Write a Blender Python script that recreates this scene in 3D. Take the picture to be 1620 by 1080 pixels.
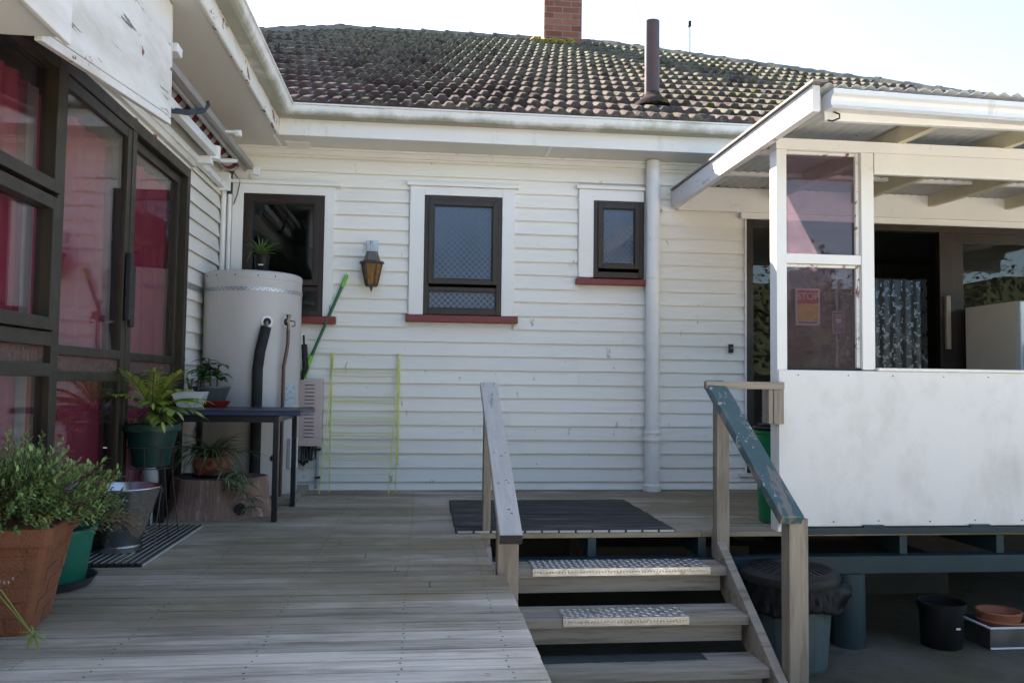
import bpy, math, random
from mathutils import Vector, Matrix
random.seed(7)
R = math.radians
sc = bpy.context.scene
for o in list(bpy.data.objects): bpy.data.objects.remove(o)

# ------------------------------------------------------------------ camera
cd = bpy.data.cameras.new("camera"); cam = bpy.data.objects.new("camera", cd)
sc.collection.objects.link(cam); sc.camera = cam
cd.sensor_fit = 'HORIZONTAL'; cd.sensor_width = 36.0; cd.lens = 36.0 * 1300 / 1620
cd.clip_start = 0.05; cd.clip_end = 500
yaw, pit, rol = R(-6.2), R(2.87), R(0.715)
fw = Vector((-math.sin(yaw) * math.cos(pit), math.cos(yaw) * math.cos(pit), math.sin(pit)))
rt = Vector((math.cos(yaw), math.sin(yaw), 0)); up = rt.cross(fw)
r2 = rt * math.cos(rol) + up * math.sin(rol); u2 = -rt * math.sin(rol) + up * math.cos(rol)
cam.matrix_world = Matrix(((r2.x, u2.x, -fw.x, 0), (r2.y, u2.y, -fw.y, -6.6), (r2.z, u2.z, -fw.z, 0.858), (0, 0, 0, 1)))

# ------------------------------------------------------------------ sky, sun, exposure
SUN_DIR = Vector((-0.546, 1.0, 1.0)).normalized()
el = math.asin(SUN_DIR.z); az = math.atan2(SUN_DIR.x, SUN_DIR.y)
w = bpy.data.worlds.new("World"); sc.world = w; w.use_nodes = True
wn = w.node_tree; sk = wn.nodes.new('ShaderNodeTexSky'); sk.sky_type = 'NISHITA'; sk.sun_disc = False
sk.sun_elevation = el; sk.sun_rotation = az; sk.air_density = 1.0; sk.dust_density = 1.1; sk.ozone_density = 0.9
bg = wn.nodes['Background']; wn.links.new(sk.outputs[0], bg.inputs[0]); bg.inputs[1].default_value = 0.060
sd = bpy.data.lights.new("sun", 'SUN'); sd.energy = 5.0; sd.angle = R(0.53); sd.color = (1.0, 0.90, 0.77)
sun = bpy.data.objects.new("sun", sd); sc.collection.objects.link(sun)
sun.rotation_euler = (-SUN_DIR).to_track_quat('-Z', 'Y').to_euler(); sun.location = (-6, 8, 12)
sc.view_settings.view_transform = 'Standard'; sc.view_settings.look = 'None'
sc.view_settings.exposure = 2.82; sc.view_settings.gamma = 1.0
sc.cycles.max_bounces = 10; sc.cycles.transparent_max_bounces = 24; sc.cycles.diffuse_bounces = 5

# ------------------------------------------------------------------ materials
MATS = {}
def nodes(name):
    m = bpy.data.materials.new(name); m.use_nodes = True
    return m, m.node_tree, m.node_tree.nodes['Principled BSDF']

def val_math(nt, op, a, b=None, c=None):
    n = nt.nodes.new('ShaderNodeMath'); n.operation = op
    for i, v in enumerate((a, b, c)):
        if v is None: continue
        if isinstance(v, (int, float)): n.inputs[i].default_value = v
        else: nt.links.new(v, n.inputs[i])
    return n.outputs[0]

def noise(nt, co, scale, stretch=(1, 1, 1), detail=5, rough=0.6, off=(0, 0, 0)):
    mp = nt.nodes.new('ShaderNodeMapping'); mp.inputs['Scale'].default_value = stretch; mp.inputs['Location'].default_value = off
    nt.links.new(co, mp.inputs['Vector'])
    n = nt.nodes.new('ShaderNodeTexNoise'); n.inputs['Scale'].default_value = scale
    n.inputs['Detail'].default_value = detail; n.inputs['Roughness'].default_value = rough
    nt.links.new(mp.outputs[0], n.inputs['Vector'])
    return n.outputs['Fac']

def maprange(nt, v, a, b, c=0.0, d=1.0):
    n = nt.nodes.new('ShaderNodeMapRange'); n.inputs[1].default_value = a; n.inputs[2].default_value = b
    n.inputs[3].default_value = c; n.inputs[4].default_value = d; nt.links.new(v, n.inputs[0]); return n.outputs[0]

def mixcol(nt, fac, a, b):
    n = nt.nodes.new('ShaderNodeMix'); n.data_type = 'RGBA'
    if isinstance(fac, (int, float)): n.inputs[0].default_value = fac
    else: nt.links.new(fac, n.inputs[0])
    for i, v in ((6, a), (7, b)):
        if isinstance(v, tuple): n.inputs[i].default_value = (*v[:3], 1)
        else: nt.links.new(v, n.inputs[i])
    return n.outputs[2]

def mk(name, col, rough=0.6, metal=0.0, spec=0.5, var=0.1, vscale=4, vstretch=(1, 1, 1), island=0.0,
       patches=(), bump=0.0, bscale=60, bstretch=(1, 1, 1), rvar=0.1, grad=None, coat=0.0, trans=0.0, wave=None):
    m, nt, p = nodes(name)
    tc = nt.nodes.new('ShaderNodeTexCoord'); co = tc.outputs['Object']
    base = None
    n1 = noise(nt, co, vscale, vstretch)
    v = val_math(nt, 'MULTIPLY_ADD', n1, var * 4, 1 - var * 2)
    if island:
        g = nt.nodes.new('ShaderNodeNewGeometry')
        r = val_math(nt, 'MULTIPLY_ADD', g.outputs['Random Per Island'], island * 2, 1 - island)
        v = val_math(nt, 'MULTIPLY', v, r)
    hs = nt.nodes.new('ShaderNodeHueSaturation'); hs.inputs['Color'].default_value = (*col, 1)
    nt.links.new(v, hs.inputs['Value']); base = hs.outputs[0]
    for i, pt in enumerate(patches):
        pc, ps, lo, hi = pt[:4]; st = pt[4] if len(pt) > 4 else (1, 1, 1); g = pt[5] if len(pt) > 5 else None
        f = noise(nt, co, ps, st, 6, 0.65, (13.7 * (i + 1), 5.1 * i, 3.3 * i))
        if g:   # (axis, start, end, weight): raises coverage of a real stain along an axis
            sx = nt.nodes.new('ShaderNodeSeparateXYZ'); nt.links.new(co, sx.inputs[0])
            gr = maprange(nt, sx.outputs['XYZ'.index(g[0])], g[1], g[2], 0, g[3]); f = val_math(nt, 'ADD', f, gr)
        f = maprange(nt, f, lo, hi)
        base = mixcol(nt, f, base, pc)
    nt.links.new(base, p.inputs['Base Color'])
    p.inputs['Metallic'].default_value = metal; p.inputs['Specular IOR Level'].default_value = spec
    if rvar:
        nr = noise(nt, co, vscale * 2.3, vstretch); nt.links.new(maprange(nt, nr, 0.3, 0.7, max(0.02, rough - rvar), min(1, rough + rvar)), p.inputs['Roughness'])
    else: p.inputs['Roughness'].default_value = rough
    if coat: p.inputs['Coat Weight'].default_value = coat
    if bump or wave:
        h = noise(nt, co, bscale, bstretch, 4)
        if wave:
            wv = nt.nodes.new('ShaderNodeTexWave'); wv.bands_direction = wave[0]; wv.inputs['Scale'].default_value = wave[1]
            nt.links.new(co, wv.inputs['Vector']); h = val_math(nt, 'MULTIPLY_ADD', wv.outputs['Fac'], wave[2], h)
        b = nt.nodes.new('ShaderNodeBump'); b.inputs['Strength'].default_value = bump; b.inputs['Distance'].default_value = 0.01
        nt.links.new(h, b.inputs['Height']); nt.links.new(b.outputs[0], p.inputs['Normal'])
    if trans:
        t = nt.nodes.new('ShaderNodeBsdfTranslucent'); nt.links.new(base, t.inputs[0])
        mx = nt.nodes.new('ShaderNodeMixShader'); mx.inputs[0].default_value = trans
        nt.links.new(p.outputs[0], mx.inputs[1]); nt.links.new(t.outputs[0], mx.inputs[2])
        nt.links.new(mx.outputs[0], nt.nodes['Material Output'].inputs[0])
    MATS[name] = m
    return m

def glass(name, tint=(0.9, 0.9, 0.9), dust=None, dustw=0.0, ior=1.5, rough=0.0, wob=0.0):
    m, nt, p = nodes(name); nt.nodes.remove(p)
    tr = nt.nodes.new('ShaderNodeBsdfTransparent'); tr.inputs[0].default_value = (*tint, 1)
    gl = nt.nodes.new('ShaderNodeBsdfGlossy'); gl.inputs['Roughness'].default_value = rough
    fr = nt.nodes.new('ShaderNodeFresnel'); ge = nt.nodes.new('ShaderNodeNewGeometry')
    nt.links.new(val_math(nt, 'MULTIPLY_ADD', ge.outputs['Backfacing'], 1 / ior - ior, ior), fr.inputs[0])
    tc = nt.nodes.new('ShaderNodeTexCoord')
    if wob:
        b = nt.nodes.new('ShaderNodeBump'); b.inputs['Strength'].default_value = wob; b.inputs['Distance'].default_value = 0.004
        nt.links.new(noise(nt, tc.outputs['Object'], 2.2, (1, 1, 1), 1), b.inputs['Height']); nt.links.new(b.outputs[0], gl.inputs['Normal'])
    last = tr.outputs[0]
    if dust:
        df = nt.nodes.new('ShaderNodeBsdfDiffuse'); df.inputs[0].default_value = (*dust, 1)
        tl = nt.nodes.new('ShaderNodeBsdfTranslucent'); tl.inputs[0].default_value = (*dust, 1)
        a = nt.nodes.new('ShaderNodeMixShader'); a.inputs[0].default_value = 0.6
        nt.links.new(df.outputs[0], a.inputs[1]); nt.links.new(tl.outputs[0], a.inputs[2])
        mx = nt.nodes.new('ShaderNodeMixShader')
        nn = noise(nt, tc.outputs['Object'], 9, (1, 1, 1), 6)
        nt.links.new(maprange(nt, nn, 0.3, 0.75, dustw * 0.7, dustw * 1.35), mx.inputs[0])
        nt.links.new(last, mx.inputs[1]); nt.links.new(a.outputs[0], mx.inputs[2]); last = mx.outputs[0]
    mx = nt.nodes.new('ShaderNodeMixShader'); nt.links.new(fr.outputs[0], mx.inputs[0])
    nt.links.new(last, mx.inputs[1]); nt.links.new(gl.outputs[0], mx.inputs[2])
    nt.links.new(mx.outputs[0], nt.nodes['Material Output'].inputs[0])
    MATS[name] = m; return m

RUST = (0.16, 0.045, 0.03)
white_board = mk('white_board', (0.78, 0.755, 0.69), 0.45, var=0.035, vscale=1.3, vstretch=(0.5, 1, 3), island=0.035,
    patches=[((0.50, 0.49, 0.44), 5, 0.60, 0.86, (0.25, 1, 2.5)), ((0.16, 0.14, 0.11), 26, 0.725, 0.745, (0.5, 1, 1.6)), ((0.40, 0.37, 0.31), 9, 0.66, 0.70, (1.4, 1, 0.5))], bump=0.12, bscale=30, bstretch=(0.3, 1, 3))
white_side = mk('white_side', (0.76, 0.735, 0.675), 0.45, var=0.035, vscale=1.3, vstretch=(1, 0.5, 3), island=0.035,
    patches=[((0.50, 0.49, 0.44), 5, 0.60, 0.86, (1, 0.25, 2.5))], bump=0.12, bscale=30)
white_trim = mk('white_trim', (0.76, 0.75, 0.715), 0.42, var=0.04, vscale=3, patches=[((0.42, 0.40, 0.34), 7, 0.64, 0.85), ((0.10, 0.08, 0.06), 45, 0.74, 0.76)], bump=0.1)
fascia_paint = mk('fascia_paint', (0.73, 0.715, 0.675), 0.45, var=0.05, vscale=2,
    patches=[((0.33, 0.31, 0.24), 4, 0.58, 0.85, (1.5, 1, 0.4)), ((0.13, 0.17, 0.13), 22, 0.715, 0.73)], bump=0.12)
peel_paint = mk('peel_paint', (0.72, 0.70, 0.66), 0.5, var=0.06, vscale=3,
    patches=[((0.36, 0.33, 0.28), 6, 0.56, 0.8, (1, 0.3, 1)), (RUST, 10, 0.605, 0.62, (2.2, 0.8, 1.2)), ((0.11, 0.09, 0.075), 13, 0.64, 0.655, (1, 0.35, 1.6))], bump=0.3, bscale=18)
pelmet_paint = mk('pelmet_paint', (0.72, 0.70, 0.66), 0.5, var=0.06, vscale=2,
    patches=[((0.46, 0.43, 0.36), 4, 0.45, 0.75, (1, 0.25, 1)), ((0.13, 0.115, 0.10), 9, 0.618, 0.632, (1, 0.22, 3)), (RUST, 7, 0.66, 0.67)], bump=0.3, bscale=18)
gutter_paint = mk('gutter_paint', (0.70, 0.69, 0.66), 0.4, var=0.06, vscale=3,
    patches=[((0.30, 0.29, 0.22), 5, 0.50, 0.75, (0.6, 0.6, 0.6), ('Z', 2.865, 2.812, 0.30)), ((0.16, 0.17, 0.07), 11, 0.74, 0.86)], bump=0.1)
vgutter_paint = mk('vgutter_paint', (0.66, 0.67, 0.66), 0.4, var=0.06, vscale=3,
    patches=[((0.36, 0.33, 0.25), 7, 0.60, 0.85, (1.6, 1, 0.5))], bump=0.08)
soffit_paint = mk('soffit_paint', (0.66, 0.64, 0.585), 0.55, var=0.05, vscale=1.5)
sill_red = mk('sill_red', (0.17, 0.022, 0.022), 0.4, var=0.15, vscale=6, patches=[((0.6, 0.56, 0.52), 16, 0.72, 0.735)], bump=0.15)
bronze = mk('bronze_aluminium', (0.034, 0.024, 0.019), 0.38, metal=0.35, var=0.12, vscale=5, rvar=0.08)
bronze_door = mk('bronze_joinery', (0.036, 0.029, 0.019), 0.42, metal=0.25, var=0.12, vscale=5, rvar=0.08)
black_rubber = mk('black_rubber', (0.012, 0.012, 0.013), 0.5)
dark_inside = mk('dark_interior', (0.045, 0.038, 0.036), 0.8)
obscure = mk('obscure_glass', (0.042, 0.066, 0.105), 0.16, var=0.15, vscale=1.6, spec=0.6)
_nt = obscure.node_tree
def _obscure(nt):
    tc = nt.nodes.new('ShaderNodeTexCoord'); mp = nt.nodes.new('ShaderNodeMapping'); mp.inputs['Rotation'].default_value = (0, R(45), 0)
    mp.inputs['Scale'].default_value = (29, 29, 29); nt.links.new(tc.outputs['Object'], mp.inputs[0])
    s = nt.nodes.new('ShaderNodeSeparateXYZ'); nt.links.new(mp.outputs[0], s.inputs[0])
    a = val_math(nt, 'ABSOLUTE', val_math(nt, 'SUBTRACT', val_math(nt, 'FRACT', s.outputs[0]), 0.5))
    b = val_math(nt, 'ABSOLUTE', val_math(nt, 'SUBTRACT', val_math(nt, 'FRACT', s.outputs[2]), 0.5))
    h = val_math(nt, 'MAXIMUM', a, b); h = maprange(nt, h, 0.36, 0.5)
    p = nt.nodes['Principled BSDF']
    old = p.inputs['Base Color'].links[0].from_socket
    nt.links.new(mixcol(nt, val_math(nt, 'MULTIPLY', h, 0.38), old, (0.20, 0.26, 0.34)), p.inputs['Base Color'])
    bm = nt.nodes.new('ShaderNodeBump'); bm.inputs['Strength'].default_value = 0.22; bm.inputs['Distance'].default_value = 0.004
    nt.links.new(h, bm.inputs['Height']); nt.links.new(bm.outputs[0], p.inputs['Normal'])
_obscure(_nt)
clear_glass = glass('clear_glass', (0.80, 0.82, 0.80), dust=(0.5, 0.5, 0.5), dustw=0.01)
door_glass = glass('door_glass', (0.90, 0.88, 0.88), dust=(0.5, 0.45, 0.45), dustw=0.02, ior=1.55, wob=0.015)
tinted = glass('tinted_acrylic', (0.66, 0.56, 0.62), dust=(0.46, 0.36, 0.40), dustw=0.13)
pattern_strip = mk('patterned_strip_glass', (0.12, 0.07, 0.06), 0.2, bump=1.0, bscale=55, var=0.25, vscale=40)
tile_mat = mk('concrete_roof_tile', (0.084, 0.066, 0.067), 0.9, spec=0.0, var=0.26, vscale=7, island=0.38,
    patches=[((0.125, 0.120, 0.100), 5.5, 0.56, 0.70, (1, 1, 1), ('X', -3, 4.0, 0.13)), ((0.155, 0.165, 0.130), 18, 0.56, 0.66, (1, 1, 1), ('Z', 3.4, 5.4, 0.13)),
             ((0.072, 0.078, 0.030), 7, 0.60, 0.74, (1, 1, 1), ('X', 0.5, 3.0, 0.07)), ((0.16, 0.07, 0.02), 15, 0.69, 0.71)], bump=0.4, bscale=45)
cap_mat = mk('ridge_cap', (0.13, 0.125, 0.11), 0.9, spec=0.0, var=0.16, vscale=7, island=0.12,
    patches=[((0.17, 0.185, 0.145), 9, 0.5, 0.66), ((0.07, 0.055, 0.055), 14, 0.66, 0.72), ((0.22, 0.19, 0.06), 11, 0.72, 0.78)], bump=0.5, bscale=35)
mortar_mat = mk('cement_mortar', (0.19, 0.18, 0.155), 0.9, spec=0.0, var=0.15, vscale=9, bump=0.5, bscale=30)
timber_deck = mk('weathered_decking', (0.54, 0.475, 0.395), 0.8, spec=0.2, var=0.20, vscale=3, vstretch=(0.4, 26, 8), island=0.24,
    patches=[((0.26, 0.21, 0.135), 1.1, 0.58, 0.84, (0.5, 1.0, 1), ('Y', -3.0, -1.2, 0.30)), ((0.16, 0.135, 0.105), 2.3, 0.50, 0.74, (0.5, 5, 1)), ((0.085, 0.05, 0.03), 1.7, 0.69, 0.78, (0.8, 2.0, 1))],
    bump=0.35, bscale=40, bstretch=(0.05, 2.2, 1), wave=('Y', 13, 0.8))
timber = mk('weathered_timber', (0.32, 0.275, 0.22), 0.8, spec=0.25, var=0.18, vscale=3.5, vstretch=(0.6, 9, 9), island=0.12,
    patches=[((0.12, 0.10, 0.075), 4, 0.50, 0.72, (0.4, 5, 5)), ((0.17, 0.16, 0.08), 2.5, 0.6, 0.8), ((0.07, 0.05, 0.04), 30, 0.745, 0.765)], bump=0.35, bscale=30, bstretch=(0.1, 2, 2))
timber_v = mk('weathered_timber_upright', (0.26, 0.22, 0.17), 0.65, var=0.18, vscale=3.5, vstretch=(9, 9, 0.6), island=0.1,
    patches=[((0.105, 0.085, 0.06), 4, 0.50, 0.72, (5, 5, 0.4)), ((0.15, 0.14, 0.07), 2.5, 0.62, 0.8), ((0.06, 0.045, 0.03), 30, 0.745, 0.765)], bump=0.35, bscale=30, bstretch=(2, 2, 0.1))
rail_grey = mk('silver_grey_rail', (0.48, 0.445, 0.395), 0.8, spec=0.2, var=0.14, vscale=4, vstretch=(8, 0.8, 0.8),
    patches=[((0.20, 0.19, 0.18), 6, 0.60, 0.75, (4, 0.5, 0.5)), ((0.10, 0.08, 0.06), 18, 0.73, 0.75)], bump=0.3, bscale=30, bstretch=(3, 0.3, 0.3))
rail_end = mk('dark_end_grain', (0.035, 0.030, 0.030), 0.8, bump=0.4)
green_peel = mk('peeling_green_paint', (0.045, 0.094, 0.102), 0.42, var=0.10, vscale=5,
    patches=[((0.36, 0.37, 0.35), 13, 0.605, 0.617, (1.2, 0.9, 0.9)), ((0.17, 0.155, 0.135), 8, 0.585, 0.60, (2.6, 0.7, 0.7), ('Z', 0.48, 0.28, 0.10))], bump=0.35, bscale=22)
teal = mk('teal_paint', (0.020, 0.040, 0.045), 0.5, spec=0.3, var=0.12, vscale=4, patches=[((0.25, 0.27, 0.25), 16, 0.745, 0.76)], bump=0.1)
alu = mk('chequer_plate', (0.50, 0.49, 0.46), 0.36, metal=0.85, var=0.12, vscale=9, patches=[((0.20, 0.17, 0.13), 8, 0.56, 0.75), ((0.12, 0.05, 0.02), 20, 0.735, 0.75)], bump=0.1)
grip_strip = mk('grip_strip', (0.035, 0.042, 0.042), 0.9, bump=0.4, bscale=180)
mat_dark = mk('ribbed_mat', (0.056, 0.052, 0.048), 0.8, spec=0.1, var=0.2, vscale=3, vstretch=(0.6, 9, 1), island=0.22, patches=[((0.19, 0.18, 0.17), 5, 0.52, 0.72, (0.35, 9, 1))], bump=0.25, bscale=90)
mat_edge = mk('mat_edge', (0.45, 0.43, 0.38), 0.6)
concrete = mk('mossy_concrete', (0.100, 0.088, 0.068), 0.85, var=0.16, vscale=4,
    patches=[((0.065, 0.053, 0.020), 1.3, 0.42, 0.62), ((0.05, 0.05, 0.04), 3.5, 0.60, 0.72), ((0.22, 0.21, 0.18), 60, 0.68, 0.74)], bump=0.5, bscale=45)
lawn_mat = mk('lawn', (0.055, 0.085, 0.022), 0.9, var=0.2, vscale=3, bump=0.6)
found_mat = mk('foundation_concrete', (0.07, 0.066, 0.06), 0.9, var=0.15, vscale=3, bump=0.4)
galv = mk('galvanised_iron', (0.54, 0.55, 0.54), 0.5, metal=0.2, var=0.10, vscale=4, patches=[((0.035, 0.03, 0.025), 9, 0.66, 0.70, (1.2, 0.7, 1)), ((0.24, 0.19, 0.13), 4, 0.6, 0.8)], bump=0.08)
cream_wood = mk('cream_rafter', (0.62, 0.56, 0.40), 0.55, var=0.08, vscale=4, patches=[((0.35, 0.30, 0.2), 8, 0.64, 0.82)])
panel_white = mk('panel_sheet', (0.69, 0.68, 0.655), 0.5, var=0.03, vscale=2,
    patches=[((0.50, 0.485, 0.44), 3.0, 0.52, 0.88, (1.0, 1, 0.7), ('Z', 0.75, 0.1, 0.09)), ((0.22, 0.19, 0.15), 42, 0.74, 0.755)], bump=0.1, bscale=50)
tank_mat = mk('tank_enamel', (0.46, 0.44, 0.42), 0.38, var=0.03, vscale=2, patches=[((0.38, 0.34, 0.28), 3, 0.60, 0.85, (3, 3, 0.25))])
zinc = mk('zinc_strap', (0.45, 0.48, 0.52), 0.42, metal=0.7, var=0.2, vscale=60)
brass = mk('old_brass', (0.20, 0.16, 0.11), 0.4, metal=0.8)
copper = mk('copper_pipe', (0.13, 0.075, 0.065), 0.45, metal=0.5)
lagging = mk('foam_lagging', (0.012, 0.012, 0.012), 0.8, bump=0.2)
plate_blue = mk('rating_plate', (0.42, 0.50, 0.55), 0.4, metal=0.1, patches=[((0.25, 0.30, 0.34), 22, 0.5, 0.55, (1, 1, 6))])
plastic_white = mk('white_plastic', (0.68, 0.68, 0.70), 0.35, var=0.03)
pinkbox = mk('pink_beige_paint', (0.50, 0.40, 0.37), 0.45, var=0.05, patches=[((0.25, 0.10, 0.05), 20, 0.74, 0.76)])
slot_dark = mk('louvre_shadow_gap', (0.10, 0.075, 0.07), 0.7)
cable_mat = mk('black_cable', (0.015, 0.015, 0.016), 0.5)
conduit = mk('grey_conduit', (0.33, 0.33, 0.33), 0.5)
lime = mk('lime_plastic', (0.16, 0.50, 0.025), 0.35, var=0.05)
green_pole = mk('green_pole', (0.006, 0.10, 0.045), 0.35, var=0.1)
yellow_wire = mk('yellow_coated_wire', (0.66, 0.66, 0.20), 0.4, var=0.08)
lantern_metal = mk('lantern_metal', (0.05, 0.045, 0.04), 0.5, metal=0.3, patches=[((0.20, 0.16, 0.12), 30, 0.6, 0.7)])
lantern_cap = mk('lantern_cap', (0.13, 0.115, 0.10), 0.5, metal=0.2, var=0.25, vscale=20)
amber = mk('amber_glass', (0.19, 0.085, 0.010), 0.25, var=0.35, vscale=22, vstretch=(1, 1, 0.5), bump=0.8, bscale=60, patches=[((0.40, 0.22, 0.04), 26, 0.60, 0.75)])
table_blue = mk('blue_table_edge', (0.030, 0.038, 0.095), 0.4)
table_top = mk('dark_table_top', (0.035, 0.036, 0.045), 0.45, patches=[((0.10, 0.09, 0.08), 12, 0.6, 0.75)])
table_leg = mk('black_table_leg', (0.012, 0.012, 0.015), 0.4)
terracotta = mk('terracotta', (0.33, 0.115, 0.055), 0.7, var=0.15, vscale=9, bump=0.2)
terra_dark = mk('dark_red_pattern', (0.16, 0.03, 0.018), 0.6)
brickpot = mk('brick_pattern_pot', (0.26, 0.092, 0.042), 0.85, var=0.14, vscale=8, patches=[((0.14, 0.055, 0.03), 6, 0.58, 0.75), ((0.32, 0.14, 0.08), 70, 0.66, 0.72)], bump=0.7, bscale=120)
pot_green = mk('green_planter_plastic', (0.005, 0.034, 0.025), 0.42, var=0.1)
pot_jade = mk('jade_plastic', (0.015, 0.15, 0.095), 0.42, var=0.1, vscale=6, patches=[((0.12, 0.10, 0.06), 5, 0.64, 0.85)])
saucer_grey = mk('charcoal_saucer', (0.045, 0.048, 0.052), 0.5)
pot_black = mk('black_plastic', (0.010, 0.010, 0.011), 0.5, spec=0.2, var=0.1)
pot_slate = mk('slate_plastic', (0.065, 0.085, 0.085), 0.45, var=0.08)
pot_white = mk('white_ceramic', (0.64, 0.65, 0.67), 0.3, patches=[((0.30, 0.28, 0.2), 12, 0.60, 0.8, (1, 1, 1), ('Z', 0.05, 0.0, 0.1))])
saucer_red = mk('red_plastic', (0.24, 0.012, 0.012), 0.35)
saucer_blue = mk('blue_glaze', (0.015, 0.022, 0.06), 0.25)
steel = mk('stainless_steel', (0.62, 0.60, 0.58), 0.27, metal=1.0, var=0.15, vscale=2, bump=0.06, bscale=6, rvar=0.08)
dull_steel = mk('dull_steel', (0.24, 0.23, 0.22), 0.38, metal=0.9, var=0.15, rvar=0.1)
bark = mk('stump_bark', (0.29, 0.175, 0.13), 0.9, var=0.22, vscale=5, vstretch=(4, 4, 0.6), patches=[((0.45, 0.36, 0.31), 5, 0.56, 0.70, (3, 3, 0.5)), ((0.035, 0.028, 0.024), 4, 0.62, 0.74, (2, 2, 0.5))], bump=1.0, bscale=14, bstretch=(4, 4, 0.5))
stump_top = mk('stump_cut_top', (0.085, 0.07, 0.055), 0.9, bump=0.4)
wire_dark = mk('rusty_wire', (0.05, 0.03, 0.022), 0.7)
soil = mk('potting_soil', (0.025, 0.018, 0.012), 0.95, bump=0.6)
bin_grey = mk('grey_green_bin', (0.055, 0.083, 0.087), 0.5, var=0.15, vscale=5, patches=[((0.22, 0.25, 0.25), 5, 0.62, 0.80, (2, 2, 0.6)), ((0.30, 0.33, 0.33), 60, 0.70, 0.74)])
lid_black = mk('black_bin_lid', (0.012, 0.012, 0.013), 0.5, spec=0.22, var=0.1)
bag_black = mk('black_bin_bag', (0.009, 0.009, 0.010), 0.45, spec=0.14, bump=0.3, bscale=22, rvar=0.08)
bin_green = mk('bright_green_bin', (0.004, 0.17, 0.055), 0.4, var=0.05)
fridge_mat = mk('freezer_enamel', (0.60, 0.56, 0.48), 0.4, var=0.05, patches=[((0.22, 0.19, 0.15), 16, 0.69, 0.73)])
fridge_front = mk('freezer_front', (0.55, 0.64, 0.70), 0.35)
fibre_brown = mk('brown_flue', (0.070, 0.038, 0.034), 0.5, var=0.06)
lead = mk('flue_flashing', (0.055, 0.045, 0.042), 0.8, spec=0.0, var=0.2, vscale=9, patches=[((0.22, 0.16, 0.03), 7, 0.62, 0.72)])
moss = mk('yellow_moss', (0.24, 0.19, 0.035), 0.95, var=0.25, vscale=15, bump=0.8)
awn_white = mk('awning_aluminium', (0.72, 0.74, 0.74), 0.35, var=0.06, patches=[((0.32, 0.30, 0.25), 8, 0.64, 0.85)])
awn_grey = mk('awning_rail_grey', (0.30, 0.29, 0.27), 0.45, metal=0.3, var=0.15)
curtain_red = mk('red_curtain', (0.40, 0.024, 0.085), 0.85, var=0.15, vscale=2, vstretch=(1, 8, 0.4), trans=0.3)
curtain_pale = mk('pale_curtain', (0.6, 0.52, 0.50), 0.85, trans=0.3)
lace_mat = mk('lace_curtain', (0.55, 0.56, 0.60), 0.9, trans=0.6)
paper_w = mk('poster_paper', (0.62, 0.58, 0.55), 0.6, var=0.02)
paper_r = mk('poster_red', (0.42, 0.035, 0.045), 0.6)
paper_y = mk('poster_yellow', (0.60, 0.36, 0.06), 0.6, var=0.2, vscale=14, patches=[((0.66, 0.55, 0.30), 18, 0.55, 0.6)])
paper_k = mk('poster_dark', (0.10, 0.09, 0.10), 0.6)
paper_b = mk('sticker_blue', (0.10, 0.12, 0.32), 0.6)
leaf_yg = mk('yellow_green_leaf', (0.33, 0.41, 0.075), 0.5, var=0.2, vscale=8, island=0.35, trans=0.25)
leaf_mid = mk('mid_green_leaf', (0.065, 0.15, 0.045), 0.45, var=0.2, vscale=8, island=0.4, trans=0.2)
leaf_shrub = mk('shrub_leaf', (0.22, 0.32, 0.095), 0.55, var=0.2, vscale=6, island=0.5, trans=0.2, patches=[((0.26, 0.16, 0.04), 7, 0.60, 0.68)])
leaf_spiky = mk('spiky_leaf', (0.085, 0.17, 0.045), 0.45, var=0.2, vscale=8, island=0.35, trans=0.2)
leaf_stripe = mk('variegated_leaf', (0.20, 0.22, 0.12), 0.5, var=0.25, vscale=8, island=0.45, trans=0.2)
leaf_dry = mk('dry_leaf', (0.16, 0.10, 0.05), 0.8, island=0.4)
stem_mat = mk('woody_stem', (0.10, 0.06, 0.035), 0.8, var=0.2)
flower_w = mk('pale_pink_flower', (0.62, 0.42, 0.44), 0.6, island=0.2)
flower_r = mk('red_flower', (0.35, 0.025, 0.025), 0.6, island=0.2)
hedge_mat = mk('hedge_leaf', (0.028, 0.036, 0.017), 0.8, island=0.5, var=0.2)
debris_mat = mk('fallen_leaf', (0.36, 0.30, 0.24), 0.8, island=0.5)

brick_mat, _nt, _p = nodes('chimney_brick')
def _brick(nt, p):
    tc = nt.nodes.new('ShaderNodeTexCoord'); s = nt.nodes.new('ShaderNodeSeparateXYZ'); nt.links.new(tc.outputs['Object'], s.inputs[0])
    c = nt.nodes.new('ShaderNodeCombineXYZ'); nt.links.new(val_math(nt, 'ADD', s.outputs[0], s.outputs[1]), c.inputs[0]); nt.links.new(s.outputs[2], c.inputs[1])
    b = nt.nodes.new('ShaderNodeTexBrick'); nt.links.new(c.outputs[0], b.inputs['Vector'])
    b.inputs['Color1'].default_value = (0.15, 0.048, 0.032, 1); b.inputs['Color2'].default_value = (0.24, 0.10, 0.065, 1); b.inputs['Mortar'].default_value = (0.20, 0.17, 0.14, 1)
    b.inputs['Scale'].default_value = 1; b.inputs['Brick Width'].default_value = 0.24; b.inputs['Row Height'].default_value = 0.086; b.inputs['Mortar Size'].default_value = 0.007
    n = noise(nt, tc.outputs['Object'], 9); f = maprange(nt, n, 0.55, 0.75)
    nt.links.new(mixcol(nt, f, b.outputs['Color'], (0.09, 0.06, 0.045)), p.inputs['Base Color']); p.inputs['Roughness'].default_value = 0.9
    bm = nt.nodes.new('ShaderNodeBump'); bm.inputs['Strength'].default_value = 0.6; bm.inputs['Distance'].default_value = 0.01; bm.invert = True
    nt.links.new(b.outputs['Fac'], bm.inputs['Height']); nt.links.new(bm.outputs[0], p.inputs['Normal'])
_brick(_nt, _p)
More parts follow.
